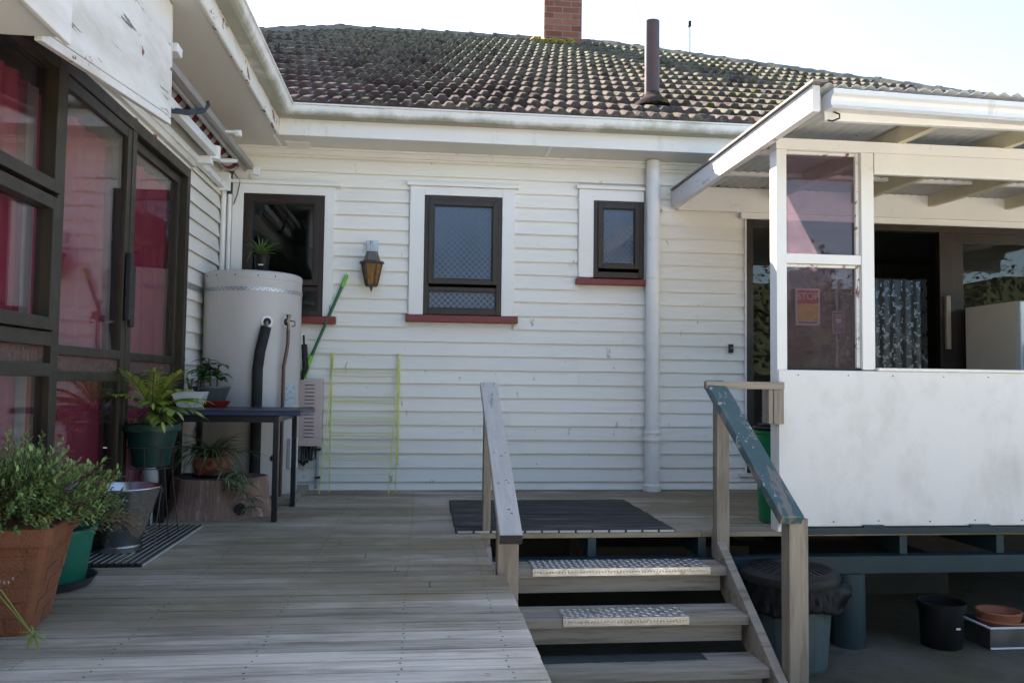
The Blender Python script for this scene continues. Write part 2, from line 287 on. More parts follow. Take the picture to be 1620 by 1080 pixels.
stripe_mat, _nt, _p = nodes('striped_awning_cloth')
def _stripe(nt, p):
    tc = nt.nodes.new('ShaderNodeTexCoord'); s = nt.nodes.new('ShaderNodeSeparateXYZ'); nt.links.new(tc.outputs['Object'], s.inputs[0])
    f = val_math(nt, 'GREATER_THAN', val_math(nt, 'FRACT', val_math(nt, 'MULTIPLY', s.outputs[1], 5.5)), 0.5)
    nt.links.new(mixcol(nt, f, (0.13, 0.02, 0.02), (0.5, 0.44, 0.38)), p.inputs['Base Color']); p.inputs['Roughness'].default_value = 0.9
_stripe(_nt, _p)

# ------------------------------------------------------------------ mesh helpers
class MB:
    def __init__(s): s.v = []; s.f = []; s.sm = []; s.mi = []; s.cur = 0
    def face(s, idx, smooth=False): s.f.append(tuple(idx)); s.sm.append(smooth); s.mi.append(s.cur)
    def poly(s, pts, smooth=False):
        b = len(s.v); s.v += [tuple(p) for p in pts]; s.face(range(b, b + len(pts)), smooth)
    def hexa(s, p):
        b = len(s.v); s.v += [tuple(q) for q in p]
        for q in ((0, 3, 2, 1), (4, 5, 6, 7), (0, 1, 5, 4), (1, 2, 6, 5), (2, 3, 7, 6), (3, 0, 4, 7)): s.face([b + i for i in q])
    def box(s, x0, x1, y0, y1, z0, z1):
        s.hexa([(x0, y0, z0), (x1, y0, z0), (x1, y1, z0), (x0, y1, z0), (x0, y0, z1), (x1, y0, z1), (x1, y1, z1), (x0, y1, z1)]); return s
    def bar(s, p0, p1, w, h, upv=(0, 0, 1)):
        p0 = Vector(p0); p1 = Vector(p1); d = (p1 - p0).normalized(); sd = d.cross(Vector(upv)).normalized(); u = sd.cross(d)
        a = sd * w / 2; c = u * h / 2
        s.hexa([p0 - a - c, p0 + a - c, p1 + a - c, p1 - a - c, p0 - a + c, p0 + a + c, p1 + a + c, p1 - a + c]); return s
    def tube(s, pts, r, n=8, cap=True):
        pts = [Vector(p) for p in pts]; rs = r if isinstance(r, (list, tuple)) else [r] * len(pts); rings = []; prev = None
        for i, p in enumerate(pts):
            d = (pts[min(i + 1, len(pts) - 1)] - pts[max(i - 1, 0)])
            d = d.normalized() if d.length > 1e-9 else Vector((0, 0, 1))
            if prev is None: a = d.orthogonal().normalized()
            else: a = (prev - d * prev.dot(d)); a = a.normalized() if a.length > 1e-6 else d.orthogonal().normalized()
            prev = a; b2 = d.cross(a); b = len(s.v)
            for k in range(n):
                t = 2 * math.pi * k / n; s.v.append(tuple(p + (a * math.cos(t) + b2 * math.sin(t)) * rs[i]))
            rings.append(b)
        for i in range(len(rings) - 1):
            for k in range(n): s.face((rings[i] + k, rings[i] + (k + 1) % n, rings[i + 1] + (k + 1) % n, rings[i + 1] + k), True)
        if cap: s.face([rings[0] + k for k in reversed(range(n))]); s.face([rings[-1] + k for k in range(n)])
        return s
    def lathe(s, prof, c, n=28, wob=0.0, sx=1.0, sy=1.0, smooth=True, flute=0, fdepth=0.0, fr=None):
        rings = []
        for (r, z) in prof:
            b = len(s.v)
            for k in range(n):
                t = 2 * math.pi * k / n; rr = r
                if flute and (fr is None or fr[0] <= z <= fr[1]): rr = r * (1 + fdepth * (1 if (k * flute // n) % 2 else 0)) if fdepth < 0.02 else r * (1 + fdepth * math.cos(flute * t))
                if wob: rr *= 1 + wob * math.sin(3 * t + z * 9) + wob * 0.6 * math.sin(7 * t + 1.3)
                s.v.append((c[0] + sx * rr * math.cos(t), c[1] + sy * rr * math.sin(t), c[2] + z))
            rings.append(b)
        for i in range(len(rings) - 1):
            for k in range(n): s.face((rings[i] + k, rings[i] + (k + 1) % n, rings[i + 1] + (k + 1) % n, rings[i + 1] + k), smooth)
        s.face([rings[0] + k for k in reversed(range(n))]); s.face([rings[-1] + k for k in range(n)])
        return s
    def prism(s, poly, axis, a, b):
        """poly: 2D points in the other two axes (order xyz without axis)."""
        def P(p, t):
            q = list(p); q.insert('xyz'.index(axis), t); return tuple(q)
        n = len(poly); o = len(s.v); s.v += [P(p, a) for p in poly] + [P(p, b) for p in poly]
        s.face(range(o, o + n)); s.face(reversed(range(o + n, o + 2 * n)))
        for i in range(n): s.face((o + i, o + (i + 1) % n, o + n + (i + 1) % n, o + n + i))
        return s
    def blade(s, base, d, L, w, droop=0.5, n=5, fold=0.25, tip=0.05):
        d = Vector(d).normalized(); p = Vector(base); side = d.cross(Vector((0, 0, 1)))
        side = side.normalized() if side.length > 1e-4 else Vector((1, 0, 0)); prev = None
        for i in range(n + 1):
            t = i / n; ww = w * (math.sin(math.pi * min(1, 0.12 + 0.88 * t)) ** 0.7 if t < 0.999 else tip)
            nrm = side.cross(d).normalized(); b = len(s.v)
            s.v += [tuple(p - side * ww / 2 + nrm * ww * fold), tuple(p), tuple(p + side * ww / 2 + nrm * ww * fold)]
            if prev is not None:
                s.face((prev, prev + 1, b + 1, b), True); s.face((prev + 1, prev + 2, b + 2, b + 1), True)
            prev = b; p = p + d * (L / n); d = (d + Vector((0, 0, -droop / n))).normalized()
        return s
    def build(s, name, mat, parent=None, bevel=0.0, seg=2):
        o0 = WPOS.get(parent.name, Vector()) if parent else Vector()
        me = bpy.data.meshes.new(name); me.from_pydata([(x - o0.x, y - o0.y, z - o0.z) for x, y, z in s.v], [], s.f)
        me.polygons.foreach_set('use_smooth', s.sm)
        if isinstance(mat, (list, tuple)):
            for m in mat: me.materials.append(m)
            me.polygons.foreach_set('material_index', s.mi)
        else: me.materials.append(mat)
        me.update()
        if any(s.sm): me.set_sharp_from_angle(angle=R(38))
        o = bpy.data.objects.new(name, me); sc.collection.objects.link(o)
        if parent: o.parent = parent
        WPOS[o.name] = o0
        if bevel:
            b = o.modifiers.new('bevel', 'BEVEL'); b.width = bevel; b.segments = seg; b.limit_method = 'ANGLE'; b.angle_limit = R(40)
        return o
WPOS = {}
def fix_normals(o):
    import bmesh
    bm = bmesh.new(); bm.from_mesh(o.data); bmesh.ops.recalc_face_normals(bm, faces=bm.faces); bm.to_mesh(o.data); bm.free(); return o
def tag(o, label=None, cat=None, group=None, kind=None):
    for k, v in (('label', label), ('category', cat), ('group', group), ('kind', kind)):
        if v: o[k] = v
    return o
def thing(name, loc, label, cat, group=None):
    o = bpy.data.objects.new(name, None); sc.collection.objects.link(o); o.location = loc; o.empty_display_size = 0.1
    WPOS[o.name] = Vector(loc); return tag(o, label, cat, group)
def rnd(a, b): return random.uniform(a, b)
def bx(*a): return MB().box(*a)

# ================================================================== SETTING
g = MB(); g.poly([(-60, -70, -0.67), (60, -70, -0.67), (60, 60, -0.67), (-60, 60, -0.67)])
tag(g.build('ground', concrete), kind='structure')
g = MB(); g.poly([(-40, -60, -0.664), (40, -60, -0.664), (40, -3.6, -0.664), (-40, -3.6, -0.664)])
tag(g.build('bounce_yard', mk('bounce_yard_concrete', (0.45, 0.43, 0.39), 0.9, var=0.1, vscale=1)), kind='structure')  # unseen yard, made pale to bounce warm fill onto the shaded wall

# ================================================================== HOUSE
house = thing('house', (0, 0, 0), 'white weatherboard house with brown windows and mossy tiled hip roof', 'house')
P0, PZ = 0.1109, 0.069
rows = [(max(0.003, PZ + P0 * k), PZ + P0 * (k + 1)) for k in range(-1, 24)]
def boards(m, along, rngs, openings, ztop, flip, plane):
    """lapped boards; along 'x' -> wall faces -y at y=plane ; along 'y' -> faces +x at x=plane"""
    for (z0, z1) in rows:
        if z0 >= ztop - 0.01: continue
        z1 = min(z1, ztop); zc = (z0 + z1) / 2
        segs = [rngs]
        for (a, b, c, d) in openings:
            if c < zc < d:
                ns = []
                for (p, q) in segs:
                    if b <= p or a >= q: ns.append((p, q)); continue
                    if a > p: ns.append((p, a))
                    if b < q: ns.append((b, q))
                segs = ns
        for (p, q) in segs:
            cuts = [p]
            while q - cuts[-1] > 4.2: cuts.append(cuts[-1] + rnd(2.0, 3.8))
            cuts.append(q)
            for i in range(len(cuts) - 1):
                a, b = cuts[i] + (0.0016 if i else 0), cuts[i + 1]
                n = max(1, int((b - a) / 0.35)); base = len(m.v); lip = 0.017 + rnd(-0.002, 0.002); dz = rnd(-0.002, 0.002)
                for j in range(n + 1):
                    t = a + (b - a) * j / n; e = rnd(-0.0012, 0.0012); zz = z0 + dz + rnd(-0.0012, 0.0012)
                    for (off, z) in ((-0.004, zz + 0.012), (lip + e, zz), (-0.004, z1 + 0.004)):
                        m.v.append((t, plane - off, z) if along == 'x' else (plane + off, t, z))
                for j in range(n):
                    q0 = base + 3 * j
                    for k in (0, 1):
                        fc = (q0 + k, q0 + 3 + k, q0 + 4 + k, q0 + k + 1); m.face(fc if along == 'x' else fc[::-1])
W1, W2, W3 = (-1.50, -0.715, 1.305, 2.41), (-0.12, 0.725, 1.335, 2.445), (1.252, 1.86, 1.67, 2.47)
DOORB = (2.675, 6.45, 0.14, 2.27)
m = MB(); boards(m, 'x', (-1.6, 7.6), [W1, W2, W3, DOORB], 2.70, 0, 0.0)
m.build('wall', white_board, house)
m = MB(); boards(m, 'y', (-6.9, 0.0), [(-4.25, -0.93, -0.1, 2.27)], 2.70, 1, -1.6)
m.build('wall', white_side, house)
# solid wall cores behind the boards (butted round the openings)
m = MB()
def core(x0, x1, z0, z1): m.box(x0, x1, 0.012, 0.10, z0, z1)
core(-1.6, -1.43, 0, 2.7); core(-1.43, -0.77, 0, 1.35); core(-1.43, -0.77, 2.34, 2.7); core(-0.77, -0.02, 0, 2.7)
core(-0.02, 0.64, 0, 1.38); core(-0.02, 0.64, 2.37, 2.7); core(0.64, 1.36, 0, 2.7); core(1.36, 1.81, 0, 1.70); core(1.36, 1.81, 2.38, 2.7)
core(1.81, 2.69, 0, 2.7); core(2.69, 6.43, -0.1, 0.13); core(2.69, 6.43, 2.26, 2.7); core(6.43, 7.6, 0, 2.7)
m.box(-1.70, -1.612, -0.92, 0.1, 0, 2.7); m.box(-1.70, -1.612, -4.26, -0.92, 2.26, 2.7); m.box(-1.70, -1.612, -6.9, -4.26, 0, 2.7)
m.build('wall_core', white_trim, house)
# foundation below the deck
m = MB().box(-1.6, 7.6, 0.0, 0.2, -0.67, -0.06); m.box(2.55, 3.95, -0.75, -0.02, -0.67, -0.42); m.box(1.2, 2.5, -0.5, -0.02, -0.67, -0.36)
m.build('foundation', found_mat, house)
# interiors (dark rooms behind the glass)
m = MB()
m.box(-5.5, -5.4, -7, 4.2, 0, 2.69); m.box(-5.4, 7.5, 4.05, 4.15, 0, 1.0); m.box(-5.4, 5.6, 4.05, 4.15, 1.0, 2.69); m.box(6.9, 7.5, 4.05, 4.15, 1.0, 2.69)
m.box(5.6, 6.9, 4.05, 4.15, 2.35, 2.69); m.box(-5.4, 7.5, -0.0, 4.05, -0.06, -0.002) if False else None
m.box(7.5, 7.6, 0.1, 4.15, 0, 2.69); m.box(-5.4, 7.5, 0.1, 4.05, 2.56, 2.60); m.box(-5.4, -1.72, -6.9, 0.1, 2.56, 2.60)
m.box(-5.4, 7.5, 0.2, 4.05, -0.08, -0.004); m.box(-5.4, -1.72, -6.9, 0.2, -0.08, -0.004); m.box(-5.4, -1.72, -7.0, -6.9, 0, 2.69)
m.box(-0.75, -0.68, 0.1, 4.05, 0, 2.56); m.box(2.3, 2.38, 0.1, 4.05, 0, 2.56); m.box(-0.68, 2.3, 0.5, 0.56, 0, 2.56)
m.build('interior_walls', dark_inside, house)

def trim_window(W, name, fr, sash, low, cased_right=True, sill=(0, 0, 0, 0), capx=None, glassmat=obscure):
    x0, x1, z0, z1 = W; fx0, fx1, fz0, fz1 = fr
    win = MB()   # outer brown frame
    t = 0.042
    win.box(fx0, fx0 + t, -0.026, 0.05, fz0, fz1); win.box(fx1 - t, fx1, -0.026, 0.05, fz0, fz1)
    win.box(fx0 + t, fx1 - t, -0.024, 0.05, fz1 - t, fz1); win.box(fx0 + t, fx1 - t, -0.024, 0.05, fz0, fz0 + 0.05)
    o = win.build('window', bronze, house, bevel=0.003)
    c = MB(); c.box(x0, fx0, -0.036, 0.0, z0 + 0.055, z1 - 0.02); c.box(fx0, fx1, -0.034, 0.0, fz1, z1 - 0.02)
    if cased_right: c.box(fx1, x1, -0.036, 0.0, z0 + 0.055, z1 - 0.02)
    cc = capx or (x0 - 0.025, x1 + 0.03)
    c.box(cc[0], cc[1], -0.062, 0.0, z1 - 0.02, z1 + 0.008)
    c.box(x0 - 0.006, x0 - 0.0005, -0.022, 0, z0 + 0.06, z1 - 0.021)
    c.build('casing', white_trim, o, bevel=0.003)
    bx(sill[0], sill[1], -0.075, -0.004, sill[2], sill[3]).build('sill', sill_red, o, bevel=0.006)
    s = MB(); a, b, c0, d = sash; t2 = 0.04
    s.box(a, a + t2, -0.042, -0.003, c0, d); s.box(b - t2, b, -0.042, -0.003, c0, d); s.box(a + t2, b - t2, -0.040, -0.003, d - t2, d); s.box(a + t2, b - t2, -0.040, -0.003, c0, c0 + t2)
    if low:
        s.box(fx0 + 0.042, fx1 - 0.042, -0.012, 0.04, low[1], low[1] + 0.035)
    s.build('sash', bronze, o, bevel=0.003)
    k = MB(); gw = 0.008
    for (p, q, r, u, yy) in [(a + t2, b - t2, c0 + t2, d - t2, -0.016)] + ([(fx0 + 0.042, fx1 - 0.042, low[0], low[1], 0.0)] if low else []):
        k.box(p, p + gw, yy - 0.008, yy + 0.003, r, u); k.box(q - gw, q, yy - 0.008, yy + 0.003, r, u); k.box(p + gw, q - gw, yy - 0.008, yy + 0.003, r, r + gw); k.box(p + gw, q - gw, yy - 0.008, yy + 0.003, u - gw, u)
    k.build('gasket', black_rubber, o)
    bx(a + t2, b - t2, -0.014, -0.008, c0 + t2, d - t2).build('pane', glassmat, o)
    if low: bx(fx0 + 0.042, fx1 - 0.042, 0.003, 0.009, low[0], low[1]).build('pane', glassmat, o)
    return o
trim_window(W2, 'window', (-0.005, 0.622, 1.395, 2.355), (0.03, 0.585, 1.64, 2.315), (1.445, 1.585), True, (-0.14, 0.755, 1.33, 1.388))
trim_window(W3, 'window', (1.374, 1.797, 1.725, 2.36), (1.412, 1.760, 1.80, 2.338), None, False, (1.228, 1.815, 1.662, 1.712), (1.228, 1.80))
trim_window(W1, 'window', (-1.416, -0.79, 1.36, 2.318), (-1.385, -0.83, 1.60, 2.285), (1.415, 1.56), True, (-1.5, -0.682, 1.30, 1.358), (-1.52, -0.665), clear_glass)
# kitchen things seen dimly in the left window
# soffit, fascia, gutter
ZS = 2.698
m = MB(); m.box(-1.10, 7.6, -0.352, 0.02, ZS, ZS + 0.015); m.box(-1.62, -1.10, -6.9, 0.02, ZS, ZS + 0.015)
m.build('soffit', soffit_paint, house)
m = MB()
m.box(-1.6, 7.6, -0.028, -0.012, ZS - 0.055, ZS - 0.001); m.box(-1.6, 7.6, -0.05, -0.012, ZS - 0.018, ZS - 0.0015)
for x in (0.95, 3.2): m.box(x, x + 0.03, -0.35, -0.03, ZS - 0.006, ZS - 0.001)
m.box(-1.15, -1.13, -0.34, -0.05, ZS - 0.01, ZS - 0.001)
m.build('soffit_batten', white_trim, house)
m = MB(); m.box(-1.10, 7.9, -0.372, -0.352, ZS - 0.006, 2.835); m.build('fascia', fascia_paint, house, bevel=0.003)
m = MB(); m.box(-1.122, -1.102, -6.9, -0.353, ZS - 0.006, 2.835); m.build('fascia', peel_paint, house, bevel=0.003)
def gutter_prof(d):  # d = projection direction scale, list of (off from fascia, z)
    return [(0.0, 2.815), (0.075, 2.812), (0.092, 2.822), (0.104, 2.842), (0.108, 2.866), (0.110, 2.888), (0.122, 2.892), (0.122, 2.902), (0.106, 2.904), (0.100, 2.85), (0.07, 2.825), (0.0, 2.825)]
pr = gutter_prof(1)
m = MB(); n = len(pr); X0, X1 = -1.102, 7.9
b = 0
for (o_, z) in pr: m.v.append((X0 + o_, -0.373 - o_, z))
for (o_, z) in pr: m.v.append((X1, -0.373 - o_, z))
for i in range(n): m.face((i, (i + 1) % n, n + (i + 1) % n, n + i))
fix_normals(m.build('gutter', gutter_paint, house))
m = MB()
for (o_, z) in pr: m.v.append((-1.101 + o_, -0.374 - o_, z))
for (o_, z) in pr: m.v.append((-1.101 + o_, -6.9, z))
for i in range(n): m.face((i, (i + 1) % n, n + (i + 1) % n, n + i))
fix_normals(m.build('gutter', gutter_paint, house))
# soffit vent
v = bx(-1.09, -0.90, -0.20, -0.04, ZS - 0.010, ZS - 0.001).build('soffit_vent', white_trim, house, bevel=0.002)
m = MB()
for i in range(8): m.box(-1.075, -0.915, -0.185 + i * 0.018, -0.177 + i * 0.018, ZS - 0.014, ZS - 0.0102)
m.build('slat', soffit_paint, v)

# ---- roof tiles
TAN = 0.534; TH = math.atan(TAN); CT, ST = math.cos(TH), math.sin(TH)
GA, SPC, HR = 0.345, 0.107, 0.026
PROF = [(0.0, 0.0), (0.17, 0.0), (0.36, 0.90), (0.44, 1.0), (0.74, 1.0), (0.83, 0.90)]
def tile_field(m, O, U, V, N, vlen, bounds, ga=GA):
    O, U, V, N = map(Vector, (O, U, V, N)); nc = int(vlen / ga) + 1
    for c in range(nc):
        v0 = c * ga; v1 = min(v0 + ga + 0.02, vlen); vm = v0 + ga * 0.5
        a, b = bounds(vm)
        if b - a < 0.1: continue
        per = SPC * 3; k0 = math.floor(a / per - (0.5 if c % 2 else 0)); off = per * 0.5 if c % 2 else 0.0
        u = k0 * per + off
        while u < b:
            ju, jv, jt, js = rnd(-0.005, 0.005), rnd(-0.014, 0.014), rnd(-0.004, 0.005), rnd(-0.016, 0.016)
            us = []
            for r_ in range(3):
                for (pu, ph) in PROF: us.append((u + (r_ + pu) * SPC, ph))
            us.append((u + per - 0.002, 0.0))
            us = [(x, h) for x, h in us if a - 0.001 <= x <= b + 0.001]
            if len(us) >= 2:
                base = len(m.v)
                for (x, h) in us:
                    hh = h * HR; lo = 0.045 + jt + js * (x - u); wob = rnd(-0.0012, 0.0012)
                    for (vv, nn) in ((v0 + jv + 0.004, -0.004), (v0 + jv - 0.002, lo + hh - 0.004 + wob), (v0 + jv + 0.008, lo + hh + 0.001 + wob), (v1, hh + 0.004)):
                        m.v.append(tuple(O + U * (x + ju) + V * vv + N * nn))
                for j in range(len(us) - 1):
                    q = base + 4 * j
                    for k in range(3): m.face((q + k, q + 4 + k, q + 5 + k, q + 1 + k), False)
            u += per
ye, ze, yr = -0.47, 2.885, 4.95
vl = (yr - ye) / CT
def main_bounds(v):
    y = ye + v * CT
    l = -0.96 - (y + 0.47) if y < 2.35 else -1.226 - (yr - y)
    return l, 2.66 + (yr - y) * 1.03
m = MB()
tile_field(m, (0, ye, ze), (1, 0, 0), (0, CT, ST), (0, -ST, CT), vl, main_bounds)
# lower (left) wing slope, facing the deck
tile_field(m, (-1.10, 0, ze - 0.02), (0, -1, 0), (-CT, 0, ST), (ST, 0, CT), 2.72 / CT, lambda v: (-(v * CT) + 0.40, 6.9))
zr = ze + (yr - ye) * TAN
m.cur = 0
# far slopes closing the roof volume
m.poly([(-1.226, yr, zr), (2.66, yr, zr), (8.2, 10.3, ze), (-6.7, 10.3, ze)])
m.poly([(2.66, yr, zr), (8.24, ye, ze), (8.24, 10.3, ze)])
m.poly([(-1.226, yr, zr), (-6.7, 10.3, ze), (-6.7, ye, ze), (-3.85, 2.36, 4.37)])
m.poly([(-3.82, 2.36, 4.37), (-3.82, -6.9, 4.37), (-6.7, -6.9, ze), (-6.7, ye, ze)])
roof = m.build('roof', tile_mat, house)
def caps(p0, p1, gap=0.34, r=0.115):
    mm = MB(); p0 = Vector(p0); p1 = Vector(p1); L = (p1 - p0).length; d = (p1 - p0).normalized()
    sd = d.cross(Vector((0, 0, 1))).normalized(); upv = sd.cross(d); nn = int(L / gap)
    for i in range(nn):
        a = p0 + d * (i * gap); bpt = p0 + d * ((i + 1) * gap + 0.045); base = len(mm.v); jr = rnd(-0.006, 0.006); jz = rnd(-0.006, 0.006)
        for (p, rr) in ((a, r * 0.90), (a + (bpt - a) * 0.86, r + jr), (a + (bpt - a) * 0.87, r * 1.09 + jr), (bpt, r * 1.09 + jr), (bpt, r * 0.86 + jr)):
            for k in range(9):
                t = math.pi * (k / 8) ; mm.v.append(tuple(p + sd * math.cos(t) * rr * 1.25 + upv * (math.sin(t) * rr * 0.72 - 0.045 + jz)))
        for q in range(4):
            for k in range(8): mm.face((base + q * 9 + k, base + q * 9 + k + 1, base + (q + 1) * 9 + k + 1, base + (q + 1) * 9 + k), q == 0)
    return mm
caps((2.66, yr, zr + 0.03), (-1.35, yr, zr + 0.03)).build('ridge_cap', cap_mat, roof)
caps((-3.75, 2.36, zr - 2.59 * TAN + 0.03), (-1.15, yr, zr + 0.05), r=0.12).build('hip_cap', cap_mat, roof)
caps((8.05, yr - 5.39 / 1.03, zr - 5.39 / 1.03 * TAN + 0.03), (2.55, yr + 0.04, zr + 0.05), r=0.12).build('hip_cap', cap_mat, roof)
caps((-3.82, -6.9, 4.40), (-3.82, 2.36, 4.40)).build('ridge_cap', cap_mat, roof)
def mort(p0, p1, wd=0.16, n=60, drop=0.02):
    mm = MB(); p0 = Vector(p0); p1 = Vector(p1); d = (p1 - p0).normalized(); sd = d.cross(Vector((0, 0, 1))).normalized()
    for i in range(n + 1):
        p = p0 + (p1 - p0) * i / n
        for (s_, z_) in ((-wd, -0.075), (-wd * 0.8, -0.01), (wd * 0.8, -0.01), (wd, -0.075)):
            mm.v.append(tuple(p + sd * (s_ + rnd(-0.012, 0.012)) + Vector((0, 0, z_ + rnd(-0.008, 0.008) + drop))))
    for i in range(n):
        for k in range(3): mm.face((4 * i + k, 4 * i + 4 + k, 4 * i + 5 + k, 4 * i + 1 + k), True)
    return mm
m = mort((-1.3, yr, zr + 0.015), (2.7, yr, zr + 0.015))
m.build('ridge_mortar', mortar_mat, roof)
mort((2.55, yr + 0.02, zr + 0.02), (8.05, yr - 5.39 / 1.03, zr - 5.39 / 1.03 * TAN + 0.02), 0.21, 90, 0.03).build('hip_mortar', mortar_mat, roof)
mort((-1.15, yr, zr + 0.02), (-3.75, 2.36, zr - 2.59 * TAN + 0.02), 0.21, 60, 0.03).build('hip_mortar', mortar_mat, roof)
# chimney
ch = bx(1.60, 2.135, 4.5, 5.04, 5.2, 7.0).build('chimney', brick_mat, roof, bevel=0.006)
m = MB()
for i in range(60):
    a = rnd(1.42, 2.0); y = 4.44 + rnd(-0.05, 0.04); r_ = rnd(0.02, 0.05); m.lathe([(r_ * 0.5, -r_ * .5), (r_, 0), (r_ * 0.8, r_ * 0.5), (0.003, r_ * 0.8)], (a, y, ze + (y - ye) * TAN + 0.045 + rnd(0, .05)), 7, wob=0.15)
m.build('moss_clump', moss, ch)
m = MB(); m.box(1.55, 2.18, 4.40, 4.50, 5.44, 5.535); m.build('chimney_flashing', mortar_mat, ch, bevel=0.02)
# flue pipe through the roof
fl = MB(); fl.tube([(1.897, 0.1, 3.0), (1.897, 0.1, 3.945)], 0.063, 20, False); fl.tube([(1.897, 0.1, 3.945), (1.897, 0.1, 3.946)], 0.063, 20)
for i in range(2): pass
flue = fl.build('flue_pipe', fibre_brown, house)
m = MB(); zf = ze + (0.1 - ye) * TAN
m.lathe([(0.17, -0.07), (0.155, -0.03), (0.11, 0.0), (0.075, 0.03), (0.064, 0.06)], (1.897, 0.085, zf + 0.075), 20, wob=0.06, sx=0.95)
m.build('flue_flashing', lead, flue)
# downpipe
m = MB(); cx, cy = 1.858, -0.085
m.lathe([(0.057, 0.44), (0.057, 1.72), (0.060, 1.722), (0.060, 1.735), (0.057, 1.74), (0.057, 2.69)], (cx, cy, 0), 24)
m.lathe([(0.070, 0.0), (0.072, 0.05), (0.066, 0.055), (0.062, 0.06), (0.062, 0.40), (0.076, 0.402), (0.076, 0.425), (0.066, 0.43), (0.066, 0.46), (0.074, 0.462), (0.074, 0.475), (0.058, 0.477)], (cx, cy, 0.002), 24)
dp = m.build('downpipe', white_trim, house)
MB().lathe([(0.062, 0), (0.062, 0.02)], (cx, cy, 1.60), 20).build('pipe_clip', white_trim, dp)
# corner conduits by the tank
m = MB(); m.tube([(-1.565, -0.03, 1.6), (-1.565, -0.03, 2.44)], 0.022, 10); m.tube([(-1.52, -0.035, 1.6), (-1.52, -0.035, 2.30)], 0.016, 10)
m.build('corner_conduit', white_trim, house)
m = MB(); m.tube([(-1.52, -0.035, 2.30), (-1.52, -0.04, 2.45), (-1.48, -0.06, 2.54)], 0.019, 10); m.build('corner_conduit', cable_mat, house)
m = MB(); m.tube([(-1.50, -0.05, 2.48), (-1.44, -0.06, 2.40), (-1.46, -0.05, 2.30), (-1.49, -0.04, 2.22)], 0.004, 6); m.build('loose_wire', cable_mat, house)
# door sensor
s = bx(2.523, 2.562, -0.035, -0.012, 1.128, 1.20).build('doorbell', black_rubber, house, bevel=0.004)
MB().lathe([(0.008, 0), (0.006, 0.004)], (2.543, -0.037, 1.165), 10).build('button', plastic_white, s)

# ---- left glazed door unit (faces +x), plane x = -1.6
XD = -1.6
door = MB()
door.box(XD - 0.06, XD + 0.03, -4.25, -0.93, 2.195, 2.262); door.box(XD - 0.06, XD + 0.03, -0.995, -0.93, 0.0, 2.195); door.box(XD - 0.06, XD + 0.03, -4.25, -0.995, 0.0, 0.05)
dr = door.build('glazed_door', bronze_door, house, bevel=0.003)
m = MB(); m.box(XD - 0.02, XD + 0.026, -0.929, -0.915, 0.0, 2.28); m.box(XD - 0.02, XD + 0.026, -4.25, -0.929, 2.263, 2.282)
m.build('door_trim', peel_paint, dr)
m = MB(); m.box(XD - 0.01, XD + 0.055, -4.25, -0.90, 2.283, 2.36); m.build('door_head_board', pelmet_paint, dr, bevel=0.004)
def leaf(y0, y1, xo, name='door_leaf', st=0.055, midtop=1.0, hasmid=True, top=2.19, bot=0.052, mat=bronze_door):
    """y0<y1 ; frame of one leaf with mid band of patterned glass"""
    f = MB(); a, b = XD + xo - 0.02, XD + xo + 0.02
    f.box(a, b, y0, y0 + st, bot, top); f.box(a, b, y1 - st, y1, bot, top)
    f.box(a, b - 0.001, y0 + st, y1 - st, top - 0.055, top); f.box(a, b - 0.001, y0 + st, y1 - st, bot, bot + 0.09)
    f.box(a, b - 0.001, y0 + st, y1 - st, 0.955, midtop); f.box(a, b - 0.001, y0 + st, y1 - st, 0.84, 0.885)
    o = f.build(name, mat, dr, bevel=0.003)
    bx(XD + xo - 0.004, XD + xo + 0.004, y0 + st, y1 - st, midtop, top - 0.055).build('pane', door_glass, o)
    bx(XD + xo - 0.004, XD + xo + 0.004, y0 + st, y1 - st, bot + 0.09, 0.84).build('pane', door_glass, o)
    bx(XD + xo - 0.008, XD + xo + 0.002, y0 + st, y1 - st, 0.885, 0.955).build('patterned_pane', pattern_strip, o)
    return o
leaf(-1.965, -0.997, -0.03)
L2 = leaf(-2.96, -2.03, 0.005, st=0.06)
m = MB(); m.box(XD - 0.05, XD + 0.03, -2.03, -1.967, 0.05, 2.193); m.build('mullion', bronze_door, dr, bevel=0.003)
h = MB(); h.box(XD + 0.03, XD + 0.062, -2.085, -2.045, 1.16, 1.52); h.box(XD + 0.031, XD + 0.05, -2.02, -1.975, 1.13, 1.46)
h.build('handle', black_rubber, dr, bevel=0.006)
# nearest section: proud fixed light with a hinged top sash
f = MB(); XN = XD + 0.03
f.box(XN - 0.04, XN + 0.035, -2.995, -2.93, 0.05, 2.19)
f.box(XN - 0.04, XN + 0.033, -4.25, -2.995, 0.86, 0.915); f.box(XN - 0.04, XN + 0.033, -4.25, -2.995, 0.985, 1.045); f.box(XN - 0.04, XN + 0.033, -4.25, -2.995, 0.05, 0.12)
f.box(XN - 0.04, XN + 0.033, -4.25, -4.18, 0.12, 2.19)
near = f.build('fixed_light', bronze_door, dr, bevel=0.003)
f = MB()
for (za, zb) in ((1.62, 2.185), (1.05, 1.60)):
    f.box(XN - 0.02, XN + 0.05, -3.06, -2.998, za, zb); f.box(XN - 0.02, XN + 0.049, -4.18, -3.06, za, za + 0.052); f.box(XN - 0.02, XN + 0.049, -4.18, -3.06, zb - 0.052, zb)
f.build('sash', bronze_door, near, bevel=0.003)
for (za, zb) in ((1.672, 2.133), (1.102, 1.548), (0.12, 0.86)):
    bx(XN - 0.004, XN + 0.004, -4.18, -3.06 if za > 1 else -2.995, za, zb).build('pane', door_glass, near)
bx(XN - 0.008, XN + 0.002, -4.18, -2.995, 0.915, 0.985).build('patterned_pane', pattern_strip, near)

